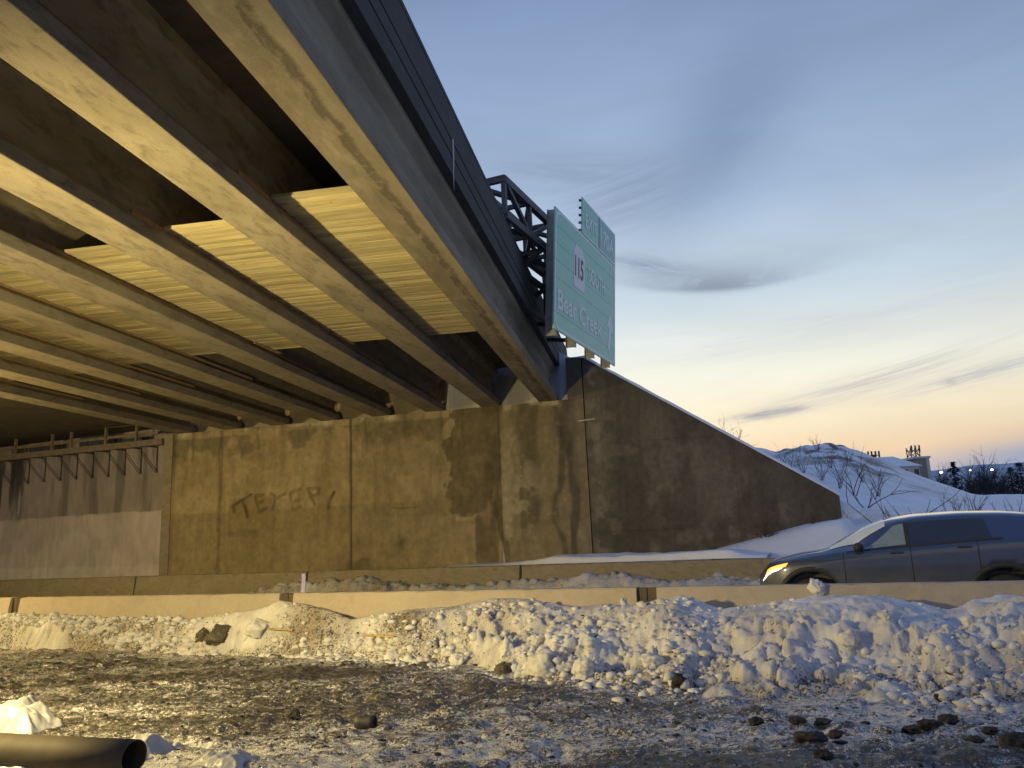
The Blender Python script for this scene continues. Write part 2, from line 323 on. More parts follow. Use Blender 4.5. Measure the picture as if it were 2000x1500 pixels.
def wisp(x, y, lx, ly, rot, curve, dens, color, nsc=(1.2, 4), seed=0, lo=.35, hi=.7, sharp=0):
    v = ray(x, y); v = v/np.linalg.norm(v); A = math.degrees(math.atan2(v[0], v[1])); E_ = math.degrees(math.asin(v[2]))
    mp = w.n('ShaderNodeMapping', vector_type='TEXTURE'); w.l(ae.outputs[0], mp.inputs[0])
    mp.inputs['Location'].default_value = (A, E_, 0); mp.inputs['Rotation'].default_value = (0, 0, R(rot)); mp.inputs['Scale'].default_value = (lx, ly, 1)
    q = w.n('ShaderNodeSeparateXYZ'); w.l(mp.outputs[0], q.inputs[0])
    yy = w.math('SUBTRACT', q.outputs[1], w.math('MULTIPLY', w.math('MULTIPLY', q.outputs[0], q.outputs[0]), curve))
    if sharp: yy = w.math('ADD', w.math('MULTIPLY', w.math('MAXIMUM', yy, 0), .7), w.math('MULTIPLY', w.math('MINIMUM', yy, 0), sharp))
    r2 = w.math('ADD', w.math('MULTIPLY', q.outputs[0], q.outputs[0]), w.math('MULTIPLY', yy, yy))
    fall = w.math('POWER', 2.71828, w.math('MULTIPLY', r2, -2.2))
    cv = w.n('ShaderNodeCombineXYZ'); w.l(w.math('MULTIPLY', q.outputs[0], nsc[0]), cv.inputs[0]); w.l(w.math('MULTIPLY', yy, nsc[1]), cv.inputs[1]); cv.inputs[2].default_value = seed*3.7
    n = w.noise(cv.outputs[0], 1., 6, .6, .4)
    return w.math('MULTIPLY', w.math('MULTIPLY', fall, w.ramp(n, [(lo, 0), (hi, 1)])), dens), color
grey = srgb(118, 128, 152)
for wp in (wisp(1390, 562, 8.6, 1.6, -4, .62, .9, srgb(132, 144, 164), (2.2, 1.2), 1, .05, .5, 3.2),
           wisp(1275, 520, 4.6, .8, -15, 0, .9, srgb(140, 152, 174), (2, 2.4), 2, .2, .55),
           wisp(1410, 255, 12, 5.4, 37, 0, .6, srgb(108, 128, 160), (.7, .7), 3, .0, .45),
           wisp(1120, 335, 9, 2.4, -6, .2, .9, srgb(138, 155, 180), (1.0, 3.2), 4, .15, .6),
           wisp(1230, 375, 7.5, 2.6, 13, 0, .9, srgb(134, 151, 177), (1.0, 8), 5, .30, .60),
           wisp(1200, 420, 5.5, 1.8, 10, 0, .5, srgb(144, 158, 180), (1.2, 3), 15, .2, .6),
wisp(1500, 808, 3.3, .45, 4, 0, .95, srgb(150, 150, 165), (2, 2), 6, .25, .55),
           wisp(1545, 800, 1.8, .35, 3, 0, .55, srgb(150, 150, 165), (2, 2), 16, .25, .55),
           wisp(1700, 745, 11, 1.0, 11, .1, .75, srgb(186, 184, 184), (2, 4), 7, .3, .6),
           wisp(1930, 725, 7, .8, 9, 0, .7, srgb(172, 174, 184), (2, 4), 8, .3, .6),
           wisp(1855, 745, .7, .45, 0, 0, .45, srgb(165, 165, 172), (1, 1), 9, .2, .5),
           wisp(1500, 660, 14, 1.6, 4, 0, .25, srgb(176, 186, 200), (2, 5), 10, .35, .7),
           wisp(2050, 893, 12, 1.9, 5, 0, 1.0, srgb(150, 160, 184), (.8, 1), 11, .0, .25),
           wisp(1900, 560, 12, 3, 5, 0, .2, srgb(150, 166, 196), (1, 3), 12, .35, .7)):
    col = w.mix(wp[0], col, wp[1])
# streaky brightening of high cirrus
cv = w.n('ShaderNodeCombineXYZ'); w.l(w.math('MULTIPLY', az, .035), cv.inputs[0]); w.l(w.math('MULTIPLY', el, .16), cv.inputs[1])
col = w.mix(1, col, w.ramp(w.noise(cv.outputs[0], 1.3, 6, .55, .6), [(.3, .94), (.7, 1.07)]), 'MULTIPLY')
sky = w.n('ShaderNodeTexSky', sky_type='NISHITA'); sky.sun_disc = False; sky.sun_elevation = R(-2.0); sky.sun_rotation = R(18)
nis = w.n('ShaderNodeVectorMath', operation='SCALE'); w.l(sky.outputs[0], nis.inputs[0]); nis.inputs['Scale'].default_value = .02
col = w.mix(1, col, nis.outputs[0], 'ADD')
w.l(col, bg.inputs[0]); bg.inputs[1].default_value = 1.0

# lamp that lights the underside (a work light left of the view, at about head height)
lu, lv, lz = -6.1, 4.7, 2.1; lp = lu*BU + lv*BV
ld = bpy.data.lights.new('work_light', 'AREA'); ld.shape = 'DISK'; ld.size = .3; ld.energy = 580; ld.color = (1, .755, .30)
lo = bpy.data.objects.new('work_light', ld); COL.objects.link(lo); lo.location = (lp[0], lp[1], lz)
lo.rotation_euler = Vector((-.50, -.85, -.08)).to_track_quat('Z', 'Y').to_euler()

ld = bpy.data.lights.new('work_light_deep', 'POINT'); ld.energy = 2100; ld.color = (1, .71, .25); ld.shadow_soft_size = .15
lo = bpy.data.objects.new('work_light_deep', ld); COL.objects.link(lo); lo.location = (-14.2, 13.0, 3.0)

# ------------------------------------------------------------------ ground sheets
gx = np.concatenate([np.linspace(-600, -40, 8), np.linspace(-30, 30, 13), np.linspace(40, 600, 8)])
GX, GY = np.meshgrid(gx, gx+100); sheet('ground', np.dstack([GX, GY, np.full(GX.shape, -.06)]), MAT['softsnow'], {'dirt': np.full(GX.size, .2)})
TT, SS = np.meshgrid(np.linspace(-60, 60, 25), np.linspace(SN_-.3, SF_+.35, 5))
P = TT[..., None]*RT + SS[..., None]*RN; sheet('road', np.dstack([P, np.full(TT.shape, 0.)]), MAT['asphalt'])

# snow bank in front of the near barrier --------------------------------------
tops = [(-200, 1203), (0, 1200), (100, 1200), (200, 1206), (300, 1204), (370, 1206), (430, 1199), (500, 1190), (545, 1172), (600, 1180), (650, 1194), (690, 1206), (740, 1199), (800, 1191), (870, 1186),
        (940, 1173), (980, 1168), (1040, 1172), (1100, 1183), (1150, 1185), (1175, 1180), (1250, 1180), (1300, 1173), (1330, 1163), (1370, 1173), (1410, 1190), (1440, 1185), (1480, 1180), (1520, 1172),
        (1600, 1161), (1700, 1161), (1800, 1178), (1850, 1188), (1880, 1180), (1900, 1167), (1950, 1160), (2000, 1165), (2200, 1165)]
toes = [(-200, 1258), (0, 1264), (200, 1270), (400, 1276), (560, 1281), (750, 1292), (900, 1302), (1050, 1325), (1200, 1334), (1400, 1352), (1600, 1364), (2000, 1378), (2200, 1385)]
SR = SN_-.55
q = np.array([at_pl(x, y, RN, SR) for x, y in tops]); tT = q[:, :2]@RT; zT = q[:, 2]
q = np.array([at_z(x, y, .02) for x, y in toes]); tO = q[:, :2]@RT; sO = q[:, :2]@RN
def bank(t, s):
    H = np.interp(t, tT, zT); sf = np.interp(t, tO, sO); wd_ = np.clip((SR-sf)/2.4, .12, 1); sf = np.minimum(sf + wd_*(.9*(fbm(t*1.1, s*0+3, 5, 5)-.5) + .5*(fbm(t*4, s*4, 3, 6)-.5)), SR-.3)
    x = (s-sf)/(SR-sf); xc = np.clip(x, 0, 1)
    sh = .55*xc**1.0 + .45*sst(0, 1, xc**.8)
    h = H*sh*np.where(x > 1, 1-.3*np.clip((s-SR)/.5, 0, 1), 1)
    k = sst(-.12, .25, x)*(1-.86*sst(.55, .98, x))
    h = h + k*(.40*(fbm(t*1.3, s*1.5, 4, 11)-.5) + .10*(fbm(t*5.5, s*6, 4, 12)-.5))
    for c, a, sd in ((.62, .10, 21), (.26, .045, 22), (.12, .034, 23), (.06, .018, 24)):
        wx = t/c + .5*fbm(t/c*1.3, s/c*1.3, 2, sd); wy = s/c + .5*fbm(t/c*1.3+9, s/c*1.3, 2, sd+1)
        f1, f2, cr = wor(wx, wy, sd); h = h + k*a*(.16+1.1*sst(.44, .58, fbm(t*.9+sd, s*.9, 3, 200+sd)))*np.clip((f2-f1)*1.9, 0, .75)*np.clip(cr*2.2-1.1, 0, 1)
    ps = sst(.44, .54, fbm(t*.8+3, s*1.1, 3, 47)); wq = .8*fbm(t*3, s*3, 3, 48)
    nw = .35+.65*sst(1.3, 2.4, SR-np.interp(t, tO, sO)); h = h + k*nw*(.13*(1-ps)*slab(t/.95+wq, s/.7+wq, 51) + ps*.085*slab(t/.30+wq, s/.27, 52)) + k*.05*slab(t/.15+wq, s/.14, 53)*sst(.38, .52, fbm(t*1.4, s*1.4, 3, 49))
    h = h - k*.10*np.clip(1-np.abs(fbm(t*1.9, s*2.3, 4, 35)-.5)/.05, 0, 1) - k*.04*np.clip(1-np.abs(fbm(t*5, s*6, 3, 36)-.5)/.06, 0, 1)
    pat = .25+.75*sst(.38, .54, fbm(t*1.1+7, s*1.3, 4, 37)); h = h + k*pat*(.055*(fbm(t*11, s*12, 3, 38)-.5) + .05*np.clip((wor(t/.07, s/.07, 39)[2]-.6)*2, 0, 1)*np.clip((.5-wor(t/.07, s/.07, 39)[0])*2, 0, 1))
    smo = sst(.35, .65, fbm(t*.7, s*.7, 3, 31))
    h = h + k*.03*smo*(fbm(t*2, s*9, 3, 33)-.5)
    return np.where(x < -.15, -.04, h - .05*(1-sst(-.15, .05, x)))
T1, S1_ = np.meshgrid(np.concatenate([np.arange(-22, -13, .05), np.arange(-13, 7.5, .02)]), np.arange(5.6, SN_-.08, .022))
HB = bank(T1, S1_); P = T1[..., None]*RT + S1_[..., None]*RN
# only keep columns' toe area: rows far in front sink under the mud
dirt = .16 + .5*sst(.45, .7, fbm(T1*.9, S1_*1.2, 4, 46)) + .55*sst(-4, -7.5, T1)*sst(.3, .55, fbm(T1*.8, S1_*2.5, 4, 50)) + .75*np.exp(-((T1+5.6)/2.2)**2)*sst(.35, .6, fbm(T1*1.1, S1_*1.1, 4, 41)) + .6*np.exp(-((T1+10.5)/1.5)**2)*sst(.4, .6, fbm(T1*1.3, S1_*1.3, 3, 44)) \
    + .55*np.exp(-((T1-2.6)/1.1)**2)*np.exp(-((S1_-7.3)/.8)**2) + .9*(1-sst(.02, .17, HB))*sst(.30, .55, fbm(T1*1.6, S1_*2, 3, 45))
dirt = np.clip(dirt, 0, 1.1)
o = sheet('snow_bank', np.dstack([P, HB]), MAT['snow'], {'dirt': dirt.ravel()}, 'stuff'); tag(o, 'long ploughed bank of lumpy dirty snow piled against the near concrete barrier', 'snow bank')

# frozen muddy ground in front ------------------------------------------------
X1, Y1 = np.meshgrid(np.arange(-13, 7.5, .022), np.arange(3.4, 15.5, .019))
t1 = X1*RT[0]+Y1*RT[1]; s1 = X1*RN[0]+Y1*RN[1]
f1, f2, cr = wor(X1/.30+.6*fbm(X1*4, Y1*4, 2, 61), Y1/.22, 62); g1_, g2_, cr2 = wor(X1/.11, Y1/.10, 63)
Z1 = .085*(fbm(X1*.8, Y1*1.1, 4, 64)-.5) + .055*(fbm(X1*4, Y1*6, 4, 65)-.5) + .05*np.sqrt(np.clip(1-(f1/.55)**2, 0, 1))*np.clip(cr*2-1.1, 0, 1) + .022*np.sqrt(np.clip(1-(g1_/.6)**2, 0, 1))*np.clip(cr2*2-1, 0, 1) + .012
fine = fbm(X1*8, Y1*15, 4, 68)-.5; Z1 = Z1 + .055*fine*sst(.35, .6, fbm(X1*.9, Y1*1.4, 3, 69)) + .018*(fbm(X1*17, Y1*26, 3, 70)-.5); Z1 = Z1*(.7+.5*fbm(X1*.5, Y1*.5, 2, 66)); Z1 = np.maximum(Z1, -.035)
ice = .395 + .6*(fbm(X1*.45, Y1*1.5, 4, 67)-.47) - 2.6*Z1 - .55*fine
ice += .10*sst(-1, -5, X1) + .34*np.exp(-((Y1-5.7)/.9)**2)*sst(-6, -4.2, X1)*(1-sst(-1.2, .5, X1)) + .22*np.exp(-((Y1-6.2-.1*X1)/.35)**2)*sst(-1, 0, X1) + .17*sst(1, 2.5, X1)*sst(4.0, 5.0, Y1) + .25*sst(-.5, .3, s1-np.interp(t1, tO, sO)+.3)
ice -= .07*sst(-.5, 1.5, X1) + .05*np.exp(-((Y1-8.6)/1.4)**2)*(1-sst(-4, -1, X1))
sheet('muddy_ground', np.dstack([X1, Y1, Z1]), MAT['mud'], {'ice': ice.ravel()})
def gz(x, y):
    i = int(round((y-3.4)/.019)); j = int(round((x+13)/.022)); return float(Z1[np.clip(i, 0, Z1.shape[0]-1), np.clip(j, 0, Z1.shape[1]-1)])

# lumps ------------------------------------------------------------------------
def lump(seed, size, mat, name, flat=1., sub=4, planes=9, rough=.24, dirt=.3):
    r = random.Random(seed); bm = bmesh.new(); bmesh.ops.create_icosphere(bm, subdivisions=sub, radius=1)
    pl = [(Vector((r.gauss(0, 1), r.gauss(0, 1), r.gauss(0, 1))).normalized(), r.uniform(.55, .85)) for _ in range(planes)]
    off = Vector((r.uniform(-50, 50),)*3)
    for v in bm.verts:
        for n, d in pl:
            k = v.co.dot(n)-d
            if k > 0: v.co -= n*k*.9
        v.co *= 1+rough*mnoise.fractal(v.co*2.1+off, .55, 2.2, 5)
        v.co = Vector((v.co.x*size[0], v.co.y*size[1], v.co.z*size[2]*flat))
    me = bpy.data.meshes.new(name); bm.to_mesh(me); bm.free(); me.materials.append(mat); put_attr(me, 'dirt', np.full(len(me.vertices), dirt))
    me.polygons.foreach_set('use_smooth', [True]*len(me.polygons)); o = bpy.data.objects.new(name, me); COL.objects.link(o); o.rotation_euler.z = r.uniform(0, 6); return o
def on_bank(px, py):          # walk along the sight line to the bank's own surface
    v = ray(px, py)
    K = np.linspace(5, 16, 1100)[:, None]; PP = EYE[None] + v[None]*(K/v[1]); t = PP[:, :2]@RT; s = PP[:, :2]@RN
    h = np.where(s < SN_-.1, np.maximum(bank(t, s), 0), 9.); i = int(np.argmax(PP[:, 2] <= h)); return PP[i]
chunks = [(1062, 1297, 34, 28, 'chunk', .45, 'large grey speckled snow block at the toe of the bank, widest of the loose blocks'),
          (1140, 1302, 22, 24, 'chunk', .35, 'rounded cream snow block right beside the widest loose block'),
          (992, 1272, 17, 26, 'chunk', .15, 'bluish upright snow slab leaning just left of the widest loose block'),
          (1050, 1252, 17, 17, 'chunk', .45, 'grey snow lump resting on the bank above the widest loose block'),
          (766, 1284, 17, 13, 'chunk', .1, 'clean white angular snow block lying alone on the dark toe below the lath'),
          (430, 1236, 27, 22, 'clod', .6, 'large dark dirt crusted frozen clod set in the yellow lit snow'),
          (398, 1240, 17, 14, 'clod', .6, 'smaller dark frozen clod left of the large dirt crusted clod'),
          (1600, 1146, 19, 19, 'chunk', .1, 'round pale ice lump standing on top of the bank before the barrier'),
          (1218, 1176, 8, 9, 'chunk', .1, 'small upright bluish ice block on the bank crest by the barrier joint'),
          (1895, 1212, 14, 12, 'chunk', .1, 'round snow ball on the bank beneath the crest near the car rear'),
          (1660, 1245, 22, 20, 'chunk', .3, 'yellowish snow boulder midway up the bank below the round ice lump'),
          (985, 1306, 24, 17, 'clod', .6, 'gritty dark frozen clod at the toe left of the widest loose block'),
          (505, 1225, 24, 20, 'chunk', .2, 'yellow lit snow boulder right of the large dirt crusted clod'),
          (1275, 1290, 26, 18, 'chunk', .05, 'smooth white snow boulder low on the bank left of the dark stone'),
          (1730, 1200, 13, 11, 'chunk', .1, 'small rounded snow lump on the bank below the car doors'),
          (895, 1290, 18, 15, 'chunk', .1, 'bluish white snow block at the toe beside the gritty dark clod')]
for i, (x, y, rx, ry, mt, dr, lab) in enumerate(chunks):
    p = on_bank(x, y+ry*.5); k = p[1]/F; n = 'snow_chunk' if mt == 'chunk' else 'frozen_clod'
    o = lump(100+i, (rx*k, rx*k*.9, ry*k), MAT[mt], n, dirt=dr); o.location = (p[0], p[1]+.02, p[2]+ry*k*.35); tag(o, lab, 'snow block' if mt == 'chunk' else 'clod', 'loose blocks on the snow bank')
stones = [(1325, 1329, 14, 16, 'dark egg shaped stone standing in the snow at the bank toe'),
          (1840, 1362, 13, 11, 'dark round stone at the snow edge below the car rear wheel'),
          (1478, 1410, 14, 12, 'dark round stone lying leftmost of the stones on the icy ground'),
          (1586, 1443, 31, 16, 'largest flat dark stone on the icy ground'),
          (1608, 1474, 17, 14, 'dark stone with a brown spot just below the largest flat stone'),
          (1560, 1412, 17, 9, 'small flat dark stone above left of the largest flat stone'),
          (1607, 1409, 19, 7, 'thin flat dark stone directly above the largest flat stone'),
          (1632, 1434, 15, 9, 'small dark stone above right of the largest flat stone'),
          (1642, 1450, 13, 6, 'smallest thin stone touching right of the largest flat stone'),
          (1782, 1423, 18, 10, 'rough dark stone at the left end of the long stone cluster'),
          (1817, 1414, 25, 11, 'long dark stone in the middle of the stone cluster'),
          (1852, 1405, 18, 12, 'rounded dark stone at the upper right end of the stone cluster'),
          (1935, 1426, 16, 8, 'flat dark stone right of the stone cluster'),
          (1985, 1452, 30, 17, 'broad dark stone at the right edge of the view'),
          (1905, 1445, 22, 8, 'flat dark stone just left of the broad stone at the edge'),
          (576, 1394, 13, 11, 'black lump of frozen mud on the ground left of the short pipe')]
for i, (x, y, rx, ry, lab) in enumerate(stones):
    p = at_z(x, y+ry*.6, .02); k = p[1]/F; o = lump(200+i, (rx*k, rx*k*.8, ry*k*.85), MAT['stone'], 'stone', planes=8, rough=.3); o.rotation_euler.z = random.uniform(-.3, .3)
    if i == 0 or i == 1: p = on_bank(x, y+ry*.6)
    o.location = (p[0], p[1], max(p[2], gz(p[0], p[1]))+ry*k*.4); tag(o, lab, 'stone', 'dark stones on the icy ground')

def scatter(name, n, fpos, smin, smax, mat, label, cat, seed, dirt=.2, flat=.8):
    r = np.random.default_rng(seed); bm = bmesh.new(); bmesh.ops.create_icosphere(bm, subdivisions=1, radius=1)
    bv = np.array([v.co[:] for v in bm.verts]); bf = np.array([[v.index for v in f.verts] for f in bm.faces]); bm.free()
    pos = fpos(r, n); n = len(pos); sz = smin*(smax/smin)**(r.random(n)**2.4)
    V = bv[None]*(1+.55*(r.random((n, len(bv), 1))-.5)); th = r.random(n)*6.28; c, s_ = np.cos(th), np.sin(th)
    V = V*sz[:, None, None]*np.stack([.8+.6*r.random(n), .8+.6*r.random(n), flat*(.7+.5*r.random(n))], -1)[:, None]
    V = np.stack([V[..., 0]*c[:, None]-V[..., 1]*s_[:, None], V[..., 0]*s_[:, None]+V[..., 1]*c[:, None], V[..., 2]], -1) + pos[:, None]
    Fc = (bf[None]+np.arange(n)[:, None, None]*len(bv)).reshape(-1, 3); V = V.reshape(-1, 3)
    me = bpy.data.meshes.new(name); me.vertices.add(len(V)); me.vertices.foreach_set('co', V.ravel().astype(np.float32)); me.loops.add(Fc.size)
    me.loops.foreach_set('vertex_index', Fc.ravel().astype(np.int32)); me.polygons.add(len(Fc)); me.polygons.foreach_set('loop_start', np.arange(0, Fc.size, 3, dtype=np.int32))
    me.polygons.foreach_set('loop_total', np.full(len(Fc), 3, np.int32)); me.update(calc_edges=True); put_attr(me, 'dirt', np.full(len(V), dirt)); me.materials.append(mat)
    o = bpy.data.objects.new(name, me); COL.objects.link(o); return tag(o, label, cat, None, 'stuff')
def pos_bank(r, n, toe=.5):
    n *= 2; t = r.uniform(-18, 6.5, n*2); sf = np.interp(t, tO, sO); x = np.where(r.random(n*2) < toe, r.normal(.05, .16, n*2), r.uniform(0, 1, n*2)); s = sf+(SR-sf)*x
    cl = fbm(t*1.2, s*1.2, 3, 77); ok = (cl > .43+.14*r.random(n*2)) & (s < SN_-.3); t = t[ok][:n//2]; s = s[ok][:n//2]
    z = np.maximum(bank(t, s), .01); p = t[:, None]*RT + s[:, None]*RN; return np.c_[p, z]
scatter('snow_rubble', 7000, pos_bank, .010, .07, MAT['chunk'], 'loose crumbs of snow strewn over the bank and along its toe', 'snow rubble', 1)
scatter('dark_grit', 1300, lambda r, n: pos_bank(r, n, .3), .005, .020, MAT['stone'], 'dark stones and grit caught in the ploughed snow', 'grit', 2)
def pos_mud(r, n):
    y = 4.2+7.5*r.random(n)**1.3; x = (r.random(n)*1.5-.78)*y; z = Z1[np.clip(((y-3.4)/.019).astype(int), 0, Z1.shape[0]-1), np.clip(((x+13)/.022).astype(int), 0, Z1.shape[1]-1)]; return np.c_[x, y, z]
scatter('mud_crumbs', 2600, pos_mud, .006, .032, MAT['stone'], 'small dark crumbs of frozen mud scattered on the icy ground', 'mud crumbs', 3, flat=.6)

# ------------------------------------------------------------------ barriers
def barrier(t0, t1, s, H, mat, label, group, pocket0=.13, pocket1=.13, seed=0):
    L = t1-t0; r = thing('concrete_barrier', label, 'barrier', rd((t0+t1)/2, s), -rb, group)
    prof = [(-.30, 0), (-.30, .07), (-.17, .32), (-.10, H-.02), (-.08, H), (.08, H), (.10, H-.02), (.17, .32), (.30, .07), (.30, 0)]
    xs = np.linspace(-L/2+pocket0, L/2-pocket1, 40); rg = np.random.default_rng(seed); P = []
    for i, x in enumerate(xs): P.append([(x, y + (.004*rg.normal() if 0 < i < 39 else 0), z - (abs(rg.normal())*.004 if z > .5 else 0)) for y, z in prof])
    m = MB(); m.grid(np.array(P)); n = len(prof); m.f += [tuple(range(n)), tuple(range(39*n, 40*n))]; m.tone += [1, 1]
    m.build('barrier_body', mat, r)
    for sg, pk in ((-1, pocket0), (1, pocket1)):
        if pk > 0:
            k = MB(); x0 = sg*(L/2-pk); x1 = sg*(L/2-.006); x0, x1 = min(x0, x1), max(x0, x1)
            k.prism([(-.09, 0.002), (-.09, .3), (-.055, H-.012), (.055, H-.012), (.09, .3), (.09, 0.002)], x0, x1, 'x'); k.build('end_key', MAT['stone'] if False else MAT['seatdark'], r)
    return r
near_t = [-32.3, -26.2, -20.1, -14.1, -8.05, -2.45, 3.4, 9.4]
nl = ['far left near barrier segment reaching under the bridge', 'near barrier segment out at the dark left', 'near barrier segment ending at the notch by the left edge',
      'yellow lit near barrier segment left of the lavender strip', 'near barrier segment between the lavender strip and the dark joint block', 'grey near barrier segment right of the dark joint block, under the car',
      'near barrier segment at the right edge of the view']
for i in range(7): barrier(near_t[i], near_t[i+1], SN_, .81, MAT['barrier'], nl[i], 'near row of concrete barriers', seed=i)
far_t = [x*.942 for x in (-40, -33.6, -27.2, -20.7, -14.2, -7.7, -1.2, 5.3, 11.8)]
fl_ = ['far barrier segment hidden deep at the left', 'far barrier segment beyond the left edge', 'far barrier segment below the grey wall at the left edge', 'chipped far barrier segment before the corner of the abutment',
       'far barrier segment below the middle of the abutment wall', 'far barrier segment with a snow ledge below the wing wall', 'far barrier segment behind the front of the car', 'far barrier segment hidden behind the car rear']
for i in range(8): barrier(far_t[i], far_t[i+1], SF_, .85, MAT['oldbarrier'], fl_[i], 'far row of concrete barriers', .03, .03, seed=20+i)
# windrow on the far shoulder
T2, S2 = np.meshgrid(np.arange(-24, 7, .035), np.arange(SF_-1.3, SF_-.12, .035))
env = sst(-18, -13, T2)*(.28+.34*np.clip(fbm(T2*.6, T2*0, 3, 81), 0, 1)) + .10
f1, f2, cr = wor(T2/.28, S2/.28, 83); g1_, _, cr2 = wor(T2/.12, S2/.12, 84)
H2 = env*sst(SF_-1.25, SF_-.4, S2) + sst(SF_-1.2, SF_-.7, S2)*(.14*np.clip((f2-f1)*1.8, 0, .8)*np.clip(cr*2-1, 0, 1) + .05*np.clip(1-g1_*1.7, 0, 1)*np.clip(cr2*2-1, 0, 1) + .10*(fbm(T2*5, S2*5, 4, 86)-.5)) - .03
P = T2[..., None]*RT + S2[..., None]*RN
o = sheet('snow_windrow', np.dstack([P, H2]), MAT['snow'], {'dirt': np.clip(.5+1.2*(fbm(T2*2, S2*2, 3, 85)-.4), 0, 1).ravel()}, 'stuff'); tag(o, 'low ridge of dirty crumbled snow along the foot of the far barrier', 'snow bank')
# snow lying behind / on the far barrier
T3, S3 = np.meshgrid(np.arange(-9.5, -1.6, .05), np.arange(SF_-.07, SF_+1.2, .05))
H3 = .85 + (.03+.16*sst(-8.2, -6.2, T3)*(.4+.8*fbm(T3*1.1, S3, 3, 91)))*sst(-9.4, -8.6, T3)*sst(SF_-.1, SF_+.1, S3)*(1-sst(-2.6, -1.7, T3)*.6)+.004
P = T3[..., None]*RT + S3[..., None]*RN; o = sheet('snow_ledge', np.dstack([P, H3]), MAT['softsnow'], {'dirt': np.full(T3.size, .1)}, 'stuff'); tag(o, 'strip of clean snow lying on the ledge behind the far barrier', 'snow')
# lavender strip on the near barrier
p = at_pl(592, 1157, RN, SN_); r = tag(MB().grid(np.array([[(x, .012*math.sin(z*9)+.005*sg - .1*z*z, z) for x in (-.035+.02*z, .035+.02*z)] for sg, zs in ((1, np.linspace(-.04, .24, 12)), (-1, np.linspace(.24, -.04, 12))) for z in zs])).build('marker_strip', MAT['lavender'], None, True), 'bent lavender plastic strip standing on the near barrier', 'marker')
r.location = (p[0], p[1], .81+.04); r.rotation_euler.z = -rb
# laths and sticks
for (x0, y0, x1, y1, lab) in ((524, 1231, 574, 1234, 'short yellow wooden lath stuck in the snow beside the dark clod'), (712, 1244, 772, 1247, 'longer yellow wooden lath lying on the gritty middle of the bank')):
    a = on_bank(x0, y0); b = on_bank(x1, y1); o = MB().bar((-np.linalg.norm(b-a)/2, 0, 0), (np.linalg.norm(b-a)/2, 0, 0), .032, .02).build('wooden_lath', MAT['lath'], None, bevel=.003); tag(o, lab, 'lath', 'laths in the snow')
    mid = (a+b)/2; d = Vector(b-a); o.location = (mid[0], mid[1]-.05, mid[2]+.03); o.rotation_euler = (0, -math.asin(max(-.3, min(.3, d.z/d.length))), math.atan2(d.y, d.x))
#a = at_z(755, 1417, .03)
# o = MB().tube([tuple(a), tuple((a+b)/2+np.array([0, 0, .01])), tuple(b)], [.018, .014, .008], 6).build('stick', MAT['stone']); tag(o, 'dark tapering stick lying right of the short pipe on the ice', 'stick')
p = at_z(714, 1420, .0); r = thing('pipe_offcut', 'short dark pipe offcut lying on the icy ground', 'pipe', (p[0], p[1], gz(p[0], p[1])), R(-12))
def hollow(L, r0, r1, n=36, dent=0):
    m = MB(); P = []
    for rr, x in ((r1, L/2), (r0, L/2), (r0, L/4), (r0, 0), (r0, -L/4), (r0, -L/2), (r1, -L/2), (r1, 0), (r1, L/2)):
        P.append([(x, rr*math.cos(a), rr*math.sin(a)*(1-dent*(x/L+.5)) + r0) for a in np.linspace(0, 2*math.pi, n+1)])
    return m.grid(np.array(P))
hollow(.17, .05, .04).build('pipe_wall', MAT['plastic'], r, True)

# big pipe and plastic film at the lower left
a = at_z(-260, 1458, .12); b = at_z(262, 1484, .12); d = b-a; L = np.linalg.norm(d[:2])
r = thing('black_pipe', 'long dark brown pipe with an open black end lying at the lower left', 'pipe', ((a[0]+b[0])/2, (a[1]+b[1])/2, .02), math.atan2(d[1], d[0]))
hollow(L, .120, .112, 48, .10).build('pipe_wall', MAT['pipe'], r, True)
def film(px, py, w, d, h, seed, lab, folds=9, peak=(0, 0), rot=0):
    p = at_z(px, py, 0); g = np.linspace(-1, 1, 90); A, B = np.meshgrid(g, g); rr = np.hypot(A-peak[0], B-peak[1]); th = np.arctan2(B-peak[1], A-peak[0])
    e = np.clip(1-rr/(1.05+.25*np.sin(th*3+seed)), 0, 1)
    r_ = random.Random(seed); Z = np.full(A.shape, h*.82)
    for i in range(folds):
        an = i*6.283/folds + r_.uniform(-.3, .3); kk = r_.uniform(1.2, 2.3)*h; oo = r_.uniform(.12, .42); cd = (A-peak[0])*math.cos(an)+(B-peak[1])*math.sin(an)
        Z = np.minimum(Z, h*(.95-.12*(i % 3 == 0)) - kk*(cd-oo))
    f2_ = np.abs(((A*1.7*math.cos(seed)+B*1.7*math.sin(seed)+fbm(A*1.5, B*1.5, 2, seed)*1.4) % 1)-.5)*2
    Z = Z + .20*h*(f2_-.5) + .16*h*(np.abs(fbm(A*3, B*3, 3, seed+2)-.5)*4-.5)*.6 + .05*h*slab(A*4, B*4, seed); Z = np.where(Z < .006, -.03, Z)
    o = sheet('plastic_sheet', np.dstack([A*w/2, B*d/2, Z]), MAT['film'], None, None); o.location = (p[0], p[1], .01); o.rotation_euler.z = rot; tag(o, lab, 'plastic sheet', 'crumpled plastic sheets')
    sm = o.modifiers.new('thick', 'SOLIDIFY'); sm.thickness = .004
film(72, 1428, .95, .8, .30, 3, 'milky white crumpled plastic sheet peaked behind the dark pipe', 9, (-.25, 0))
film(300, 1478, .62, .62, .16, 8, 'bluish crumpled plastic sheet at the open end of the dark pipe', 7, (-.3, .1))
film(410, 1508, .62, .5, .12, 12, 'flat translucent plastic sheet at the bottom edge right of the pipe', 6, (.2, .2))
film(40, 1512, .7, .4, .10, 15, 'bluish plastic sheet edge in front of the dark pipe', 6, (0, .2))

def lerp_(c, d, k): return c*(1-k[..., None]) + np.array(d)*k[..., None]
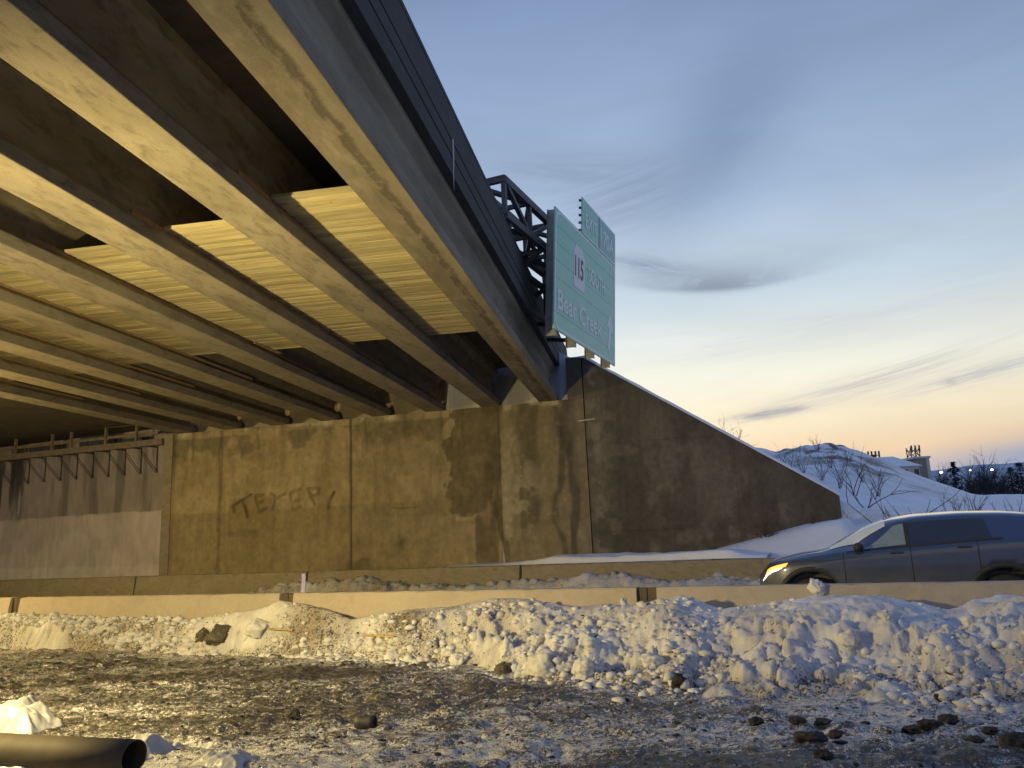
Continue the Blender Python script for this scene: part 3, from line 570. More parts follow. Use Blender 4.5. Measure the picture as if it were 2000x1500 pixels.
# ------------------------------------------------------------------ bridge
br = thing('bridge', 'concrete girder overpass crossing above the road and lit yellow from below', 'bridge', (0, 0, 0), -gb)
prof = [(-.27, 0), (.27, 0), (.27, .17), (.09, .36), (.09, .84), (.2, .96), (.2, 1.14), (-.2, 1.14), (-.2, .96), (-.09, .84), (-.09, .36), (-.27, .17)]
gc = [-2.33-1.69*i-.27 for i in range(8)]
def vw(u): return 21.36 + .1005*(-2.33-u)
for i, u in enumerate(gc):
    ve = vw(u)+.42; ys = np.linspace(-12, ve, 60); m = MB(); P = np.array([[(x, y, z) for x, z in prof+prof[:1]] for y in ys]); m.grid(P); n = 13
    m.f += [tuple(range(12)), tuple(range(59*n, 59*n+12))]; m.tone += [1, 1]
    o = m.build('girder', MAT['girder_stained' if i == 0 else 'girder'], br, bevel=.012); o.location = (u, 0, 5.2)
    if i == 0: o['label'] = 'outer girder with a long dark damp stain on its underside'
v0 = -12; v1 = 23.1
MB().box((-15.25, v0, 6.343), (-2.58, v1, 6.60)).build('deck', MAT['soffit'], br)
m = MB()
pz = [(6.27, 0), (6.27, -2.27), (6.53, -2.27), (6.53, -2.295), (6.56, -2.295), (6.56, -2.27), (6.76, -2.27), (6.76, -2.295), (6.79, -2.295), (6.79, -2.27), (7.28, -2.285), (7.28, -2.31), (7.30, -2.31), (7.30, -2.285), (7.38, -2.29), (7.40, -2.31), (7.40, -2.55), (6.61, -2.575), (6.27, -2.575)]
poly = [(u, z) for z, u in pz[1:]]; m.prism(poly, v0, v1+1.6); m.build('parapet', MAT['parapet'], br)
MB().box((-15.55, v0, 6.34), (-15.255, v1, 7.4)).build('parapet', MAT['parapet'], br)
# plank platforms laid between the girders
bays = [(8.0, 14.62, 7.3, 16.1), (8.5, 14.6, 7.9, 16.95), (8.85, 14.7, 8.2, 17.1), (8.75, 14.6, 8.2, 17.2), (8.3, 14.9, 7.9, 17.5), (8.0, 15.3, 7.6, 17.8), (8.0, 15.5, 7.6, 17.9)]
bl_ = ['first bay, next to the outer girder', 'second bay from the outer girder', 'third bay from the outer girder', 'fourth bay from the outer girder', 'fifth bay from the outer girder', 'sixth bay from the outer girder', 'seventh bay, deepest under the bridge']
for i, (va, vb, la, lb) in enumerate(bays):
    ua, ub = gc[i+1]+.095, gc[i]-.095; zb = 5.2+.25; c = (ua+ub)/2; pc = c*BU + (va+vb)/2*BV
    r = thing('plank_platform', 'pale timber plank platform between girders in the '+bl_[i], 'plank platform', (pc[0], pc[1], zb), -gb, 'plank platforms between the girders')
    m = MB(); y = va; k = 0; rr = random.Random(40+i); hw = (ub-ua)/2
    while y < vb:
        wd = .098; dz = rr.uniform(-.004, .004); jag = rr.uniform(-.015, .015) if k else .03
        m.box((-hw+.10+.02*rr.random(), y-(va+vb)/2+.002, .04+dz), (hw-.085+.02*rr.random(), min(y+wd, vb)-(va+vb)/2, .08+dz), rr.uniform(.72, 1.18)); y += wd+.009; k += 1
    m.build('planks', MAT['plank'], r, tone=True)
    MB().box((-hw+.055, la-(va+vb)/2, -.03), (-hw+.098, lb-(va+vb)/2, .06)).build('ledger', MAT['lumber'], r)
    rr2 = random.Random(90+i); x0 = la-(va+vb)/2+.5
    if i in (1, 2): MB().bar((-hw+.13, 2.2, .015), (-hw+.2, 3.2, .028), .09, .03).build('loose_board', MAT['lumber'], r)
# icicle on the parapet
p = at_pl(887, 278, BU, -2.255); p2 = at_pl(887, 372, BU, -2.255); hgt = p[2]-p2[2]
m = MB().tube([(0, 0, hgt), (.004, 0, hgt*.6), (-.003, 0, hgt*.3), (0, 0, 0)], [.012, .009, .006, .002], 8); o = m.build('icicle', plain('ice', (.5, .55, .6), (.6, .65, .7), .15), None, True); o.location = tuple(p2); tag(o, 'thin white icicle hanging down the outer face of the dark parapet', 'icicle')

# ------------------------------------------------------------------ abutment wall with stains
def seg_d(X, Y, a, b):
    ax, ay = a; bx, by = b; dx, dy = bx-ax, by-ay; t = np.clip(((X-ax)*dx+(Y-ay)*dy)/(dx*dx+dy*dy), 0, 1); return np.hypot(X-ax-t*dx, Y-ay-t*dy)
def pxw(x, y): p = at_pl(x, y, WN, WD); return (p[:2]@WA, p[2])
A0, A1 = -17.38, -3.775
A, Z = np.meshgrid(np.linspace(A0, A1, 560), np.linspace(0, 5.2, 215))
def lerp(c, d, k): return c*(1-k[..., None]) + np.array(d)*k[..., None]
n1 = fbm(A*.5, Z*.5, 5, 101); n2 = fbm(A*2.2, Z*2.2, 5, 102); nv_ = fbm(A*3.2, Z*.35, 5, 103); n4 = fbm(A*9, Z*9, 4, 104); wob = (fbm(A*2.5, Z*2.5, 5, 105)-.5)
C = np.zeros(A.shape+(3,)) + np.array((.36, .30, .205)); C = lerp(C, (.27, .225, .15), sst(.4, .65, n1)*.7); C = lerp(C, (.42, .36, .26), sst(.52, .7, n2)*.4)
C = lerp(C, (.2, .165, .11), sst(.55, .8, nv_)*.45)
def rect(x0, y0, x1, y1, soft=.02, wb_=.0):
    a0, z1 = pxw(x0, y0); a1, z0 = pxw(x1, y1); aa = A+wob*wb_; zz = Z+wob*wb_; return sst(a0-soft, a0+soft, aa)*(1-sst(a1-soft, a1+soft, aa))*sst(z0-soft, z0+soft, zz)*(1-sst(z1-soft, z1+soft, zz))
# large painted-over areas
C = lerp(C, (.235, .195, .125), rect(300, 1008, 880, 1160, .05, .1)*.6)
C = lerp(C, (.30, .25, .17), rect(725, 1012, 922, 1100, .02)*.75); C = lerp(C, (.44, .38, .28), rect(890, 1009, 924, 1016, .02, .05)*.6)
C = lerp(C, (.25, .2, .12), rect(447, 975, 537, 1040, .02, .04)*.5); C = lerp(C, (.32, .27, .18), rect(360, 1068, 640, 1120, .03)*.35)
C = lerp(C, (.20, .165, .11), rect(447, 1036, 505, 1048, .03, .25)*.8)
# broad patch of dark wet concrete with a ragged left edge
a_l = pxw(876, 900)[0]; a_m = pxw(975, 900)[0]
edge = a_l + .75*(fbm(A*0+3, Z*1.2, 3, 110)-.45) + .3*wob + .34*(fbm(A*5, Z*5, 4, 111)-.5); lowb = pxw(900, 1008)[1]
dk = sst(-.015, .015, A-edge)*(1-sst(-.1, .1, A-a_m-.5*wob))*sst(-.03, .03, Z-lowb-.5*wob); C = lerp(C, (.15, .128, .09), dk*np.clip(.45+.9*fbm(A*2.4, Z*2.4, 5, 113), 0, .92))
d2 = sst(-.02, .02, A-pxw(928, 1000)[0]-.2*wob)*(1-sst(0, .7, A-pxw(940, 1000)[0]))*(1-sst(-.1, .1, Z-lowb-.3*wob)); C = lerp(C, (.13, .105, .075), d2*.75)
C = lerp(C, (.30, .23, .15), dk*sst(.5, .58, fbm(A*1.6, Z*1.6, 4, 112))*sst(.2, -.6, Z-pxw(900, 930)[1])*.8)
right = sst(-.1, .3, A-pxw(975, 900)[0]); C = lerp(C, (.215, .185, .135), right*.8)
for (xa, xb, col_, k, z0f, sd) in ((950, 962, (.12, .1, .07), .8, .0, 1), (968, 982, (.1, .085, .06), .85, 0, 2), (980, 1002, (.36, .32, .26), .8, .25, 3), (1006, 1016, (.33, .3, .24), .6, .5, 4), (1012, 1052, (.12, .105, .085), .75, .35, 5), (1062, 1080, (.27, .23, .15), .5, .1, 6), (1082, 1094, (.09, .08, .068), .75, 0, 7), (1105, 1124, (.085, .078, .07), .8, 0, 8), (1124, 1142, (.2, .18, .15), .6, 0, 9)):
    a0 = pxw(xa, 900)[0]; a1 = pxw(xb, 900)[0]; ww = .5*(fbm(A*1.3, Z*.9, 4, 120+sd)-.5); sft = .06
    mk = sst(a0-sft, a0+sft, A+ww)*(1-sst(a1-sft, a1+sft, A+ww))*sst(z0f*5-.3, z0f*5+.5, Z+wob*2); C = lerp(C, col_, mk*k*(.6+.6*nv_))
eff = np.exp(-((A-pxw(1020, 940)[0])/.42)**2)*np.exp(-((Z-2.6)/1.1)**2); C = lerp(C, (.40, .36, .29), np.clip(eff*sst(.42, .62, fbm(A*3, Z*3, 5, 131))*.9, 0, .6))
C = lerp(C, (.46, .43, .38), right*sst(.72, .85, n4)*sst(.55, .7, n2)*.25)
# band of damp near the top, drips
topb = sst(4.35, 4.6, Z+.9*wob)*(1-sst(4.95, 5.05, Z))*sst(.42, .5, fbm(A*.8+4, Z*1.1, 4, 140)); C = lerp(C, (.175, .15, .105), topb*.8*(1-right*.5))
for xa, dep, wd in ((377, .9, .05), (432, 4.6, .035), (505, .75, .05), (553, 1.6, .12), (640, 2.8, .2), (684, 4.9, .05), (715, 1.0, .03), (716, .6, .2), (790, .7, .08), (800, .5, .3), (863, .9, .04), (905, 1.2, .03)):
    a0 = pxw(xa, 850)[0]; mk = np.exp(-((A-a0+.12*(fbm(Z*2, Z*0+xa, 3, 150)-.5))/wd)**2)*sst(5.2-dep-.3, 5.2-dep+.3, Z)*(1-.4*(wd > .1)); C = lerp(C, (.13, .11, .075), mk*.65)
for xa, k in ((686, .95), (432, .45), (978, .6)):
    a0 = pxw(xa, 950)[0]; C = lerp(C, (.06, .05, .035), np.exp(-((A-a0)/.022)**2)*k)
C = lerp(C, (.5, .47, .42), sst(5.03, 5.12, Z+.25*wob)*sst(.58, .68, fbm(A*2.5, Z*2.5, 4, 160))*.7)
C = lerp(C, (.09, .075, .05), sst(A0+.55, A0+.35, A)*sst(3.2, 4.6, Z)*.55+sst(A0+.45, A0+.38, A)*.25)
C = lerp(C, (.14, .12, .085), np.exp(-((A-pxw(785, 1060)[0])/.14)**2-((Z-pxw(785, 1060)[1])/.17)**2)*.8)
C = lerp(C, (.1, .085, .055), np.exp(-((A-pxw(700, 1101)[0])/.5)**2)*sst(1.15, 1.0, Z+.3*wob)*.6)
a0, z0 = pxw(765, 992); a1, z1 = pxw(815, 991); C = lerp(C, (.15, .12, .08), sst(.03, .012, seg_d(A, Z+.1*wob, (a0, z0), (a1, z1)))*.7)
# graffiti, hand sprayed and half faded
G = lambda zx, zy: pxw(300+zx/3.75, 780+zy/3.75)
strokes = [((585, 775), (712, 700)), ((588, 778), (592, 818)), ((650, 738), (688, 855)), ((742, 712), (770, 822)), ((740, 712), (806, 700)), ((758, 762), (800, 748)), ((770, 822), (828, 800)),
           ((860, 690), (905, 722)), ((905, 722), (965, 688)), ((893, 735), (868, 806)), ((1000, 690), (1026, 800)), ((1000, 690), (1076, 655)), ((1020, 748), (1064, 734)), ((1026, 800), (1078, 785)),
           ((1130, 652), (1176, 768)), ((1130, 652), (1212, 652)), ((1212, 652), (1205, 690)), ((1205, 690), (1160, 715)), ((1322, 680), (1300, 722)), ((1300, 722), (1280, 792))]
gm = np.zeros(A.shape)
for i, (a, b) in enumerate(strokes): gm = np.maximum(gm, sst(.075, .03, seg_d(A+.06*wob, Z+.06*wob, G(*a), G(*b)))*(.95 if i < 3 or i > 17 else .72))
C = lerp(C, (.09, .066, .034), gm*np.clip(.4+.8*fbm(A*3, Z*3, 4, 170), 0, 1)*.85)
C = np.clip(C*(.80+.40*n4[..., None])*(.86+.28*fbm(A*4, Z*4, 5, 180)[..., None])*np.array((.92, .93, .90)), 0, .8)
ab = thing('abutment_wall', 'tall stained concrete abutment wall with faded spray paint beneath the girders', 'abutment wall', wl(0, 0), -wb)
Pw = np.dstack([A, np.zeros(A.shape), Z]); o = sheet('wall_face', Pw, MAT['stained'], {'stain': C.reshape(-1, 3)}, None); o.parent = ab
MB().box((A0, .003, 0), (A1, .9, 5.197)).build('wall_core', MAT['seat'], ab)
MB().box((A0, .56, 5.2), (-4.3, .9, 6.335)).build('backwall', MAT['seat'], ab)
# cheek wall at the right end, stepped up beside the outer girder
m = MB().prism([(-4.21, 5.203), (-3.775, 5.203), (-3.775, 6.36), (-4.21, 6.39)], -.004, .9); m.build('cheek_wall', MAT['wing'], ab)
# return face and left pilaster
MB().box((A0-.02, -.03, 0), (A0+.30, .9, 5.205)).build('corner_pilaster', MAT['oldbarrier'], ab)

# wing wall ---------------------------------------------------------------------
wg = thing('wing_wall', 'dark sloping concrete wing wall with a snow dusted top edge', 'wing wall', wl(-3.75, 0), -wb)
Lw = 2.52+3.75
m = MB().prism([(.0, 0), (Lw, 0), (Lw, 2.18), (.06, 6.33), (0, 6.35)], 0, .45); m.build('wall_body', MAT['wing'], wg, bevel=.02)
A, Fz = np.meshgrid(np.linspace(.012, Lw-.012, 260), np.linspace(0, 1, 190)); zt_ = np.where(A < .06, 6.33, 6.33-(A-.06)*(6.33-2.18)/(Lw-.06))-.015; Z = Fz*zt_
nv_ = fbm(A*2.4, Z*.3, 5, 403); n1 = fbm(A*.7, Z*.7, 5, 401); n2 = fbm(A*3, Z*3, 5, 402); wob = fbm(A*2, Z*2, 4, 404)-.5
C = np.zeros(A.shape+(3,)) + np.array((.135, .122, .106)); C = lerp_(C, (.085, .077, .068), sst(.42, .62, nv_)*.7); C = lerp_(C, (.075, .068, .06), sst(.5, .66, n1)*.6); C = lerp_(C, (.165, .15, .13), sst(.56, .72, n2)*.5)
C = lerp_(C, (.08, .07, .06), sst(.9, .15, zt_-Z+.8*wob+.7*(nv_-.5))*.55); C = lerp_(C, (.05, .045, .04), np.exp(-((Z-1.55-.02*wob)/.014)**2)*sst(2.6, 2.0, A)*.7 + np.exp(-((A-3.85-.05*wob)/.02)**2)*.4 + np.exp(-((Z-3.9-.03*wob)/.012)**2)*.35)
C = lerp_(C, (.26, .24, .21), np.exp(-((A-.25)/.22)**2)*sst(.45, .6, n2)*.5); C = np.clip(C*(.8+.4*fbm(A*10, Z*10, 3, 405)[..., None]), 0, 1)
o = sheet('wall_face', np.dstack([A, np.full(A.shape, -.003), Z]), MAT['stained'], {'stain': C.reshape(-1, 3)}, None); o.parent = wg
m = MB(); xs = np.linspace(-.45, Lw-.02, 120); P = []
for x in xs:
    z = 6.34 if x < .06 else 6.33-(x-.06)*(6.33-2.18)/(Lw-.06); n_ = .02*mnoise.noise(Vector((x*2.3, 0, 0))); k = .075+n_
    P.append([(x, .0+.01*mnoise.noise(Vector((x*6, 3, 0))), z+.006), (x, .03, z+k*.9), (x, .2, z+k+.03), (x, .42, z+k), (x, .45, z+.006)])
o = m.grid(np.array(P)).build('snow_cap', MAT['softsnow'], wg, True, {'dirt': np.zeros(600)})
MB().bar((-.2, -.012, 4.57), (.28, -.012, 4.60), .02, .03).build('joint_strap', MAT['alu'], wg)

# ------------------------------------------------------------------ left background: second bridge, grey wall and scaffold walkway
sb = thing('second_bridge', 'dark neighbouring bridge slab deep at the left under the overpass', 'bridge', (0, 0, 0), -gb)
MB().box((-42, -12, 5.75), (-15.9, 31, 6.9)).build('deck', MAT['soffit'], sb)  # slab extended far left, out of view, to block sky light
for u in (-30.,): MB().box((u-.25, -12, 5.25), (u+.25, 28.5, 5.745)).build('girder', MAT['soffit'], sb)
SG = 20.2
q = lambda x, y: (lambda p: (p[:2]@RT, p[2]))(at_pl(x, y, RN, SG))
tA, tB = -44, q(330, 1000)[0]+.9
A, Z = np.meshgrid(np.linspace(tA, tB, 420), np.linspace(0, 5.7, 150))
n1 = fbm(A*.6, Z*.8, 4, 201); nv_ = fbm(A*2.2, Z*.25, 5, 202); wob = fbm(A*2, Z*2, 4, 203)-.5
C = np.zeros(A.shape+(3,)) + np.array((.34, .31, .33)); C = lerp(C, (.10, .09, .09), sst(.45, .7, nv_)*.6)
zl = q(200, 1004)[1]; C = lerp(C, (.58, .53, .56), sst(-.03, .03, zl-Z+.12*wob)*.9); zl2 = q(200, 1106)[1]; C = lerp(C, (.66, .64, .66), sst(-.03, .03, zl2-Z+.2*wob)*.7)
x40 = q(40, 1000)[0]; C = lerp(C, (.045, .045, .05), (1-sst(-.1, .1, A-x40+.2*wob))*sst(.38, .52, nv_)*sst(zl-.2, zl+.2, Z)*.9)
C = lerp(C, (.5, .52, .56), np.exp(-((A-q(26, 1000)[0])/.28)**2)*sst(.35, .6, nv_)*sst(4.2, 2.6, Z)*.85); C = lerp(C, (.55, .57, .6), np.exp(-((A-q(37, 990)[0])/.05)**2)*sst(zl, zl+.3, Z)*sst(4.3, 3.6, Z)*.8)
C = lerp(C, (.22, .2, .2), sst(.5, .75, n1)*.25)
gw = thing('painted_wall', 'grey two tone painted concrete wall behind the left corner of the abutment', 'wall', rd(0, SG), -rb)
o = sheet('wall_face', np.dstack([A, np.zeros(A.shape), Z]), MAT['stained'], {'stain': C.reshape(-1, 3)}, None); o.parent = gw
MB().box((tA, .003, 0), (tB, .5, 5.7)).build('wall_core', MAT['oldbarrier'], gw)
SO = SG-.95
top = lambda x: at_pl(x, 895-(x/319)*33, RN, SO)
a = top(-120); b = top(318); za = (a[2]+b[2])/2
sw = thing('scaffold_walkway', 'timber scaffold walkway on steel brackets fixed to the grey wall', 'walkway', rd(0, SG), -rb)
ta, tb = a[:2]@RT, b[:2]@RT
zt = lambda t: a[2]+(b[2]-a[2])*(t-ta)/(tb-ta)
m = MB(); m.bar((ta-3, -.95, zt(ta-3)), (tb, -.95, zt(tb)), .09, .2); m.build('edge_beam', MAT['oldtimber'], sw)
m = MB().add([(ta-3, -.9, zt(ta-3)+.03), (tb, -.9, zt(tb)+.03), (tb, -.01, zt(tb)+.03), (ta-3, -.01, zt(ta-3)+.03), (ta-3, -.9, zt(ta-3)+.08), (tb, -.9, zt(tb)+.08), (tb, -.01, zt(tb)+.08), (ta-3, -.01, zt(ta-3)+.08)], [(3, 2, 1, 0), (4, 5, 6, 7), (0, 1, 5, 4), (1, 2, 6, 5), (2, 3, 7, 6), (3, 0, 4, 7)]); m.build('deck_boards', MAT['oldtimber'], sw)
for k in range(11):
    x = 306-31.3*k; y = 923+2.7*k; p = at_pl(x, y, RN, SG-.02); t = p[:2]@RT
    m = MB().bar((t, -.03, p[2]), (t, -.03, zt(t)), .03); m.bar((t-.05, -.03, p[2]), (t-.05, -.9, zt(t)-.02), .016); m.bar((t+.05, -.03, p[2]), (t+.05, -.9, zt(t)-.02), .016); m.bar((t, -.03, zt(t)-.02), (t, -.9, zt(t)-.02), .04)
    m.build('bracket', MAT['steel'], sw)
for x, hgt in ((265, .75), (205, 1.0), (137, .7), (100, .75), (28, .75), (-40, .8)):
    p = top(x); t = p[:2]@RT; m = MB().bar((t, -.93, zt(t)), (t, -.93, zt(t)+hgt), .09, .06); m.build('guard_post', MAT['oldtimber'], sw)
for dz in (.33, .72): MB().bar((ta-3, -.88, zt(ta-3)+dz), (tb-.3, -.88, zt(tb)+dz), .035, .10).build('guard_rail', MAT['oldtimber'], sw)
for x, dz, w_ in ((165, .42, 1.4), (240, .2, .9), (60, .35, 1.2)):
    t = top(x)[:2]@RT; MB().box((t-w_/2, -.6, zt(t)+.09), (t+w_/2, -.3, zt(t)+.09+dz)).build('stacked_timber', MAT['steel'], sw)

# ------------------------------------------------------------------ overhead sign on its truss
sa = R(23.37); SX = np.array([math.sin(sa), math.cos(sa)]); SNn = np.array([math.cos(sa), -math.sin(sa)]); d0 = -5.283; srz = math.pi/2-sa
def sgn(al, off): p = al*SX + (d0+off)*SNn; return p
tr = thing('sign_truss', 'dark steel box truss carrying the road signs beside the parapet', 'sign truss', (*sgn(16, -.3), 7.5), srz)
x0, x1 = -2.95, 3.4; zu, zl_ = .80, .08
ch = lambda y, z: MB().bar((x0, y, z), (x1, y, z), .12, .15).build('chord', MAT['steel'], tr)
for y in (.05, .68):
    for z in (zu, zl_): ch(y, z)
nb = 6; xs = np.linspace(x0, x1, nb)
for i in range(nb):
    x = xs[i]
    for a_, b_ in (((x, .05, zl_), (x, .05, zu)), ((x, .68, zl_), (x, .68, zu)), ((x, .05, zl_), (x, .68, zl_)), ((x, .05, zu), (x, .68, zu))): MB().bar(a_, b_, .085).build('strut', MAT['steel'], tr)
    if i < nb-1:
        xn = xs[i+1]; f = i % 2
        for y in (.05, .68): MB().bar((x, y, zl_ if f else zu), (xn, y, zu if f else zl_), .085).build('brace', MAT['steel'], tr)
        for z in (zl_, zu): MB().bar((x, .05 if f else .68, z), (xn, .68 if f else .05, z), .085).build('brace', MAT['steel'], tr)
MB().box((x0-.06, .0, zu-.06), (x0+.02, .74, zu+.075)).build('end_plate', MAT['steel'], tr)
for i, x in enumerate((-2.7, -1.1, .6, 2.3)):
    m = MB(); yl = .75+.245*(x+3) if x < 9 else .9
    m.bar((x, .62, -1.25), (x, .62, .1), .12, .12); m.bar((x, .62, -1.2), (x, .62+.245*(x+3.3)*.9, -1.0), .09); m.bar((x, .05, -.02), (x, .62+.245*(x+3.3)*.9, -.75), .09); m.bar((x, .05, -.05), (x, .62, -.05), .10)
    m.build('bracket', MAT['steel'], tr)
for z in (-.35, -1.1): MB().bar((-2.7, .62, z), (2.4, .62, z), .09, .12).build('rail', MAT['steel'], tr)
TILT = R(4)
def sign_root(name, label, al, z): 
    r = thing(name, label, 'road sign', (*sgn(al, 0), z), 0, 'green road signs'); r.rotation_euler = (TILT, 0, srz); return r
def text(s, x, z, cap, mat, parent, name='legend', width=None, sp=1., y=-.021, off=.018):
    c = bpy.data.curves.new('t', 'FONT'); c.body = s; c.size = 1; c.extrude = .002; c.offset = off; c.space_character = sp; c.resolution_u = 4; t = bpy.data.objects.new('t', c); COL.objects.link(t)
    dg = bpy.context.evaluated_depsgraph_get(); me = bpy.data.meshes.new_from_object(t.evaluated_get(dg)); bpy.data.objects.remove(t)
    co = np.array([v.co[:] for v in me.vertices]); capu = .695 ; sc = cap/capu; mnx = co[:, 0].min(); mxx = co[:, 0].max(); sxx = sc if width is None else width/(mxx-mnx)
    for v in me.vertices: X, Y_, Zz = v.co; v.co = (x+(X-mnx)*sxx, y-Zz, z+Y_*sc)
    me.name = name; me.materials.append(mat); o = bpy.data.objects.new(name, me); COL.objects.link(o); o.parent = parent; return o
lam, ram = 14.67, 19.05; mid = (lam+ram)/2; hw = (ram-lam)/2; zc = 6.97; hh = 1.315
sg = sign_root('highway_sign', 'large faded green highway sign reading 115 South Bear Creek', mid, zc)
m = MB(); npn = 7
for i in range(npn):
    z0 = -hh+2*hh*i/npn; m.box((-hw, -.015, z0+.004), (hw, .015, z0+2*hh/npn-.004), 1)
m.box((-hw+.02, -.009, -hh+.01), (hw-.02, .012, hh-.01)); m.build('sign_panel', MAT['green'], sg)
def rrect(w, h, r_, n=6): return [(cx+r_*math.cos(a), cz+r_*math.sin(a)) for cx, cz, a0 in ((w-r_, h-r_, 0), (-w+r_, h-r_, 90), (-w+r_, -h+r_, 180), (w-r_, -h+r_, 270)) for a in [R(a0+90*k/n) for k in range(n+1)]]
def border(w, h, r_, th, parent, mat):
    a = rrect(w, h, r_); b = rrect(w-th, h-th, r_-th*.6); n = len(a); m = MB(); y0, y1 = -.019, -.0155
    vs = [(x, y, z) for y in (y0, y1) for pl in (a, b) for x, z in pl]; f = []
    for i in range(n):
        j = (i+1) % n; f += [(i, j, n+j, n+i), (i, 2*n+i, 2*n+j, j), (n+i, n+j, 3*n+j, 3*n+i), (2*n+i, 3*n+i, 3*n+j, 2*n+j)]
    m.add(vs, f); return m.build('border', mat, parent)
border(hw-.03, hh-.03, .28, .05, sg, MAT['legend'])
# keystone route shield
kx, kz, kw, kh = 16.22-mid, 7.40-zc, .40, .50
key = [(-.36*kw/.4, -kh), (.36*kw/.4, -kh), (kw*.93, kh*.55), (kw, kh*.62), (kw*.80, kh*.66), (kw*.62, kh), (-kw*.62, kh), (-kw*.80, kh*.66), (-kw, kh*.62), (-kw*.93, kh*.55)]
m = MB().prism([(kx+x, kz+z) for x, z in key], -.021, -.0155); shl = m.build('route_shield', MAT['shield'], sg)
text('115', kx-.29, kz-.24, .46, MAT['black'], shl, 'numerals', .56, y=-.025)
text('SOUTH', 16.86-mid, 7.28-zc, .36, MAT['legend'], sg, 'legend', 1.28)
text('Bear Creek', 14.88-mid, 6.14-zc, .42, MAT['legend'], sg, 'legend', 3.05)
ar = [(-.06, -.42), (.10, -.42), (.20, .08), (.38, .03), (.17, .52), (-.17, .14), (.04, .12)]
MB().prism([(18.48-mid+x, 6.40-zc+z) for x, z in ar], -.021, -.0155).build('arrow', MAT['legend'], sg)
ex_l, ex_r = 16.45, 19.1; em = (ex_l+ex_r)/2; eh = .44
es = sign_root('exit_sign', 'small green exit number panel reading Exit 170A above the large sign', em-.0, 8.74); off = (8.74-zc)*math.tan(TILT)*.9; es.location = (*sgn(em, off), 8.74)
ehw = (ex_r-ex_l)/2
m = MB()
for i in range(3): m.box((-ehw, -.015, -eh+2*eh*i/3+.004), (ehw, .015, -eh+2*eh*(i+1)/3-.004))
m.box((-ehw+.02, -.009, -eh+.01), (ehw-.02, .012, eh-.01)); m.build('sign_panel', MAT['green'], es); border(ehw-.02, eh-.02, .12, .035, es, MAT['legend'])
MB().box((-.05, -.018, -eh+.05), (ehw-.06, -.0155, eh-.05)).build('number_field', MAT['exitfield'], es)
MB().box((-.075, -.022, -eh+.04), (-.05, -.0155, eh-.04)).build('divider', MAT['black'], es)
text('EXIT', -ehw+.22, -.2, .34, MAT['legend'], es, 'legend', .9); text('170A', .06, -.22, .40, MAT['legend'], es, 'legend', 1.1, y=-.022)
for i in range(5): MB().box((-ehw-.05, .015, -eh+.05+i*.18), (-ehw+.0, .06, -eh+.10+i*.18)).build('clip', MAT['steel'], es)
for x in (-1.98, -.75, .55, 1.8):
    m = MB(); z0, z1 = -hh-.10, hh+.02
    m.box((x-.06, .018, z0), (x+.06, .03, z1)); m.box((x-.007, .03, z0), (x+.007, .22, z1)); m.box((x-.06, .22, z0), (x+.06, .232, z1)); m.build('sign_post', MAT['alu'], sg)

# ------------------------------------------------------------------ snowy embankment and field
rpx = [(1250, 850), (1450, 868), (1520, 884), (1545, 876), (1575, 870), (1620, 868), (1650, 871), (1675, 881), (1700, 891), (1760, 914), (1830, 941), (1900, 964), (1915, 966), (1960, 966), (2100, 966), (2600, 950)]
q = np.array([at_Y(x, y, 38.) for x, y in rpx]); rX, rZ = q[:, 0], q[:, 2]
X, Y = np.meshgrid(np.arange(-2, 60, .22), np.concatenate([np.arange(14, 42, .22), np.arange(42.5, 75, 1.)]))
def terr(X, Y):
    Yb = (SF_+.35-RN[0]*X)/RN[1]; b = X*WN[0]+Y*WN[1]-WD; al = X*WA[0]+Y*WA[1]
    zr = np.interp(X*38/np.clip(Y, 22, 60), rX, rZ); f = np.clip((Y-Yb)/(38-Yb), 0, 1)
    s = X*RN[0]+Y*RN[1]; lift = .72+.85*sst(0, 4.2, s-SF_-.3); z = lift + (zr-lift)*f**1.8
    z = np.where(Y > 38, np.maximum(zr - .12*(Y-38), 1.8), z)
    front = (b < .25) & (al < 2.52)
    aw = np.array([-3.8, -1.2, .7, 1.6, 2.5, 4]); zw = np.array([.8, .86, 1.27, 1.5, 1.60, 1.7])
    base = np.interp(al, aw, zw); s = X*RN[0]+Y*RN[1]; fr = np.clip((s-SF_-.3)/np.maximum((WD+b*0-0)*0+1.9, .3), 0, 1)
    z = np.where(front, .72+(base-.72)*sst(0, 1, fr), z)
    wt = 6.33-(al+3.69)*(6.33-2.18)/(6.21); bh = (b >= .25) & (al < 2.9)
    z = np.where(bh, np.minimum(np.maximum(z, wt-.12), wt-.12+np.clip(b-.45, 0, 30)*.25), z)
    k2 = sst(2.5, 4.5, al); z2 = np.where((b < 6) & (al >= 2.5) & (al < 4.5), z, z)
    n = (.10+.16*sst(14, 9, X))*(fbm(X*.5, Y*.5, 4, 301)-.5) + .06*(fbm(X*2, Y*2, 4, 302)-.5)
    md = np.exp(-((X-14.6)/2.8)**2)*np.exp(-((Y-37)/7)**2); f1, f2, cr = wor(X/1.1, Y/1.1, 303)
    n = n + md*(.22*np.clip((f2-f1)*1.6, 0, .8)*np.clip(cr*2-.8, 0, 1) + .22*(fbm(X*1.6, Y*1.6, 4, 304)-.5))
    z = z2 + n*sst(.3, 1.5, s-SF_)*np.where(front, .3, 1)
    return np.where(s < SF_+.2, -.05, z), md
ZT, md = terr(X, Y)
dT = .05 + md*1.5*sst(.36, .55, fbm(X*1.2, Y*1.2, 4, 310)) + .5*np.exp(-((X-9.3)/1.8)**2)*np.exp(-((Y-20)/2)**2)*sst(.4, .6, fbm(X*2.5, Y*2.5, 4, 311))
sheet('snow_embankment', np.dstack([X, Y, ZT]), MAT['softsnow'], {'dirt': dT.ravel()})
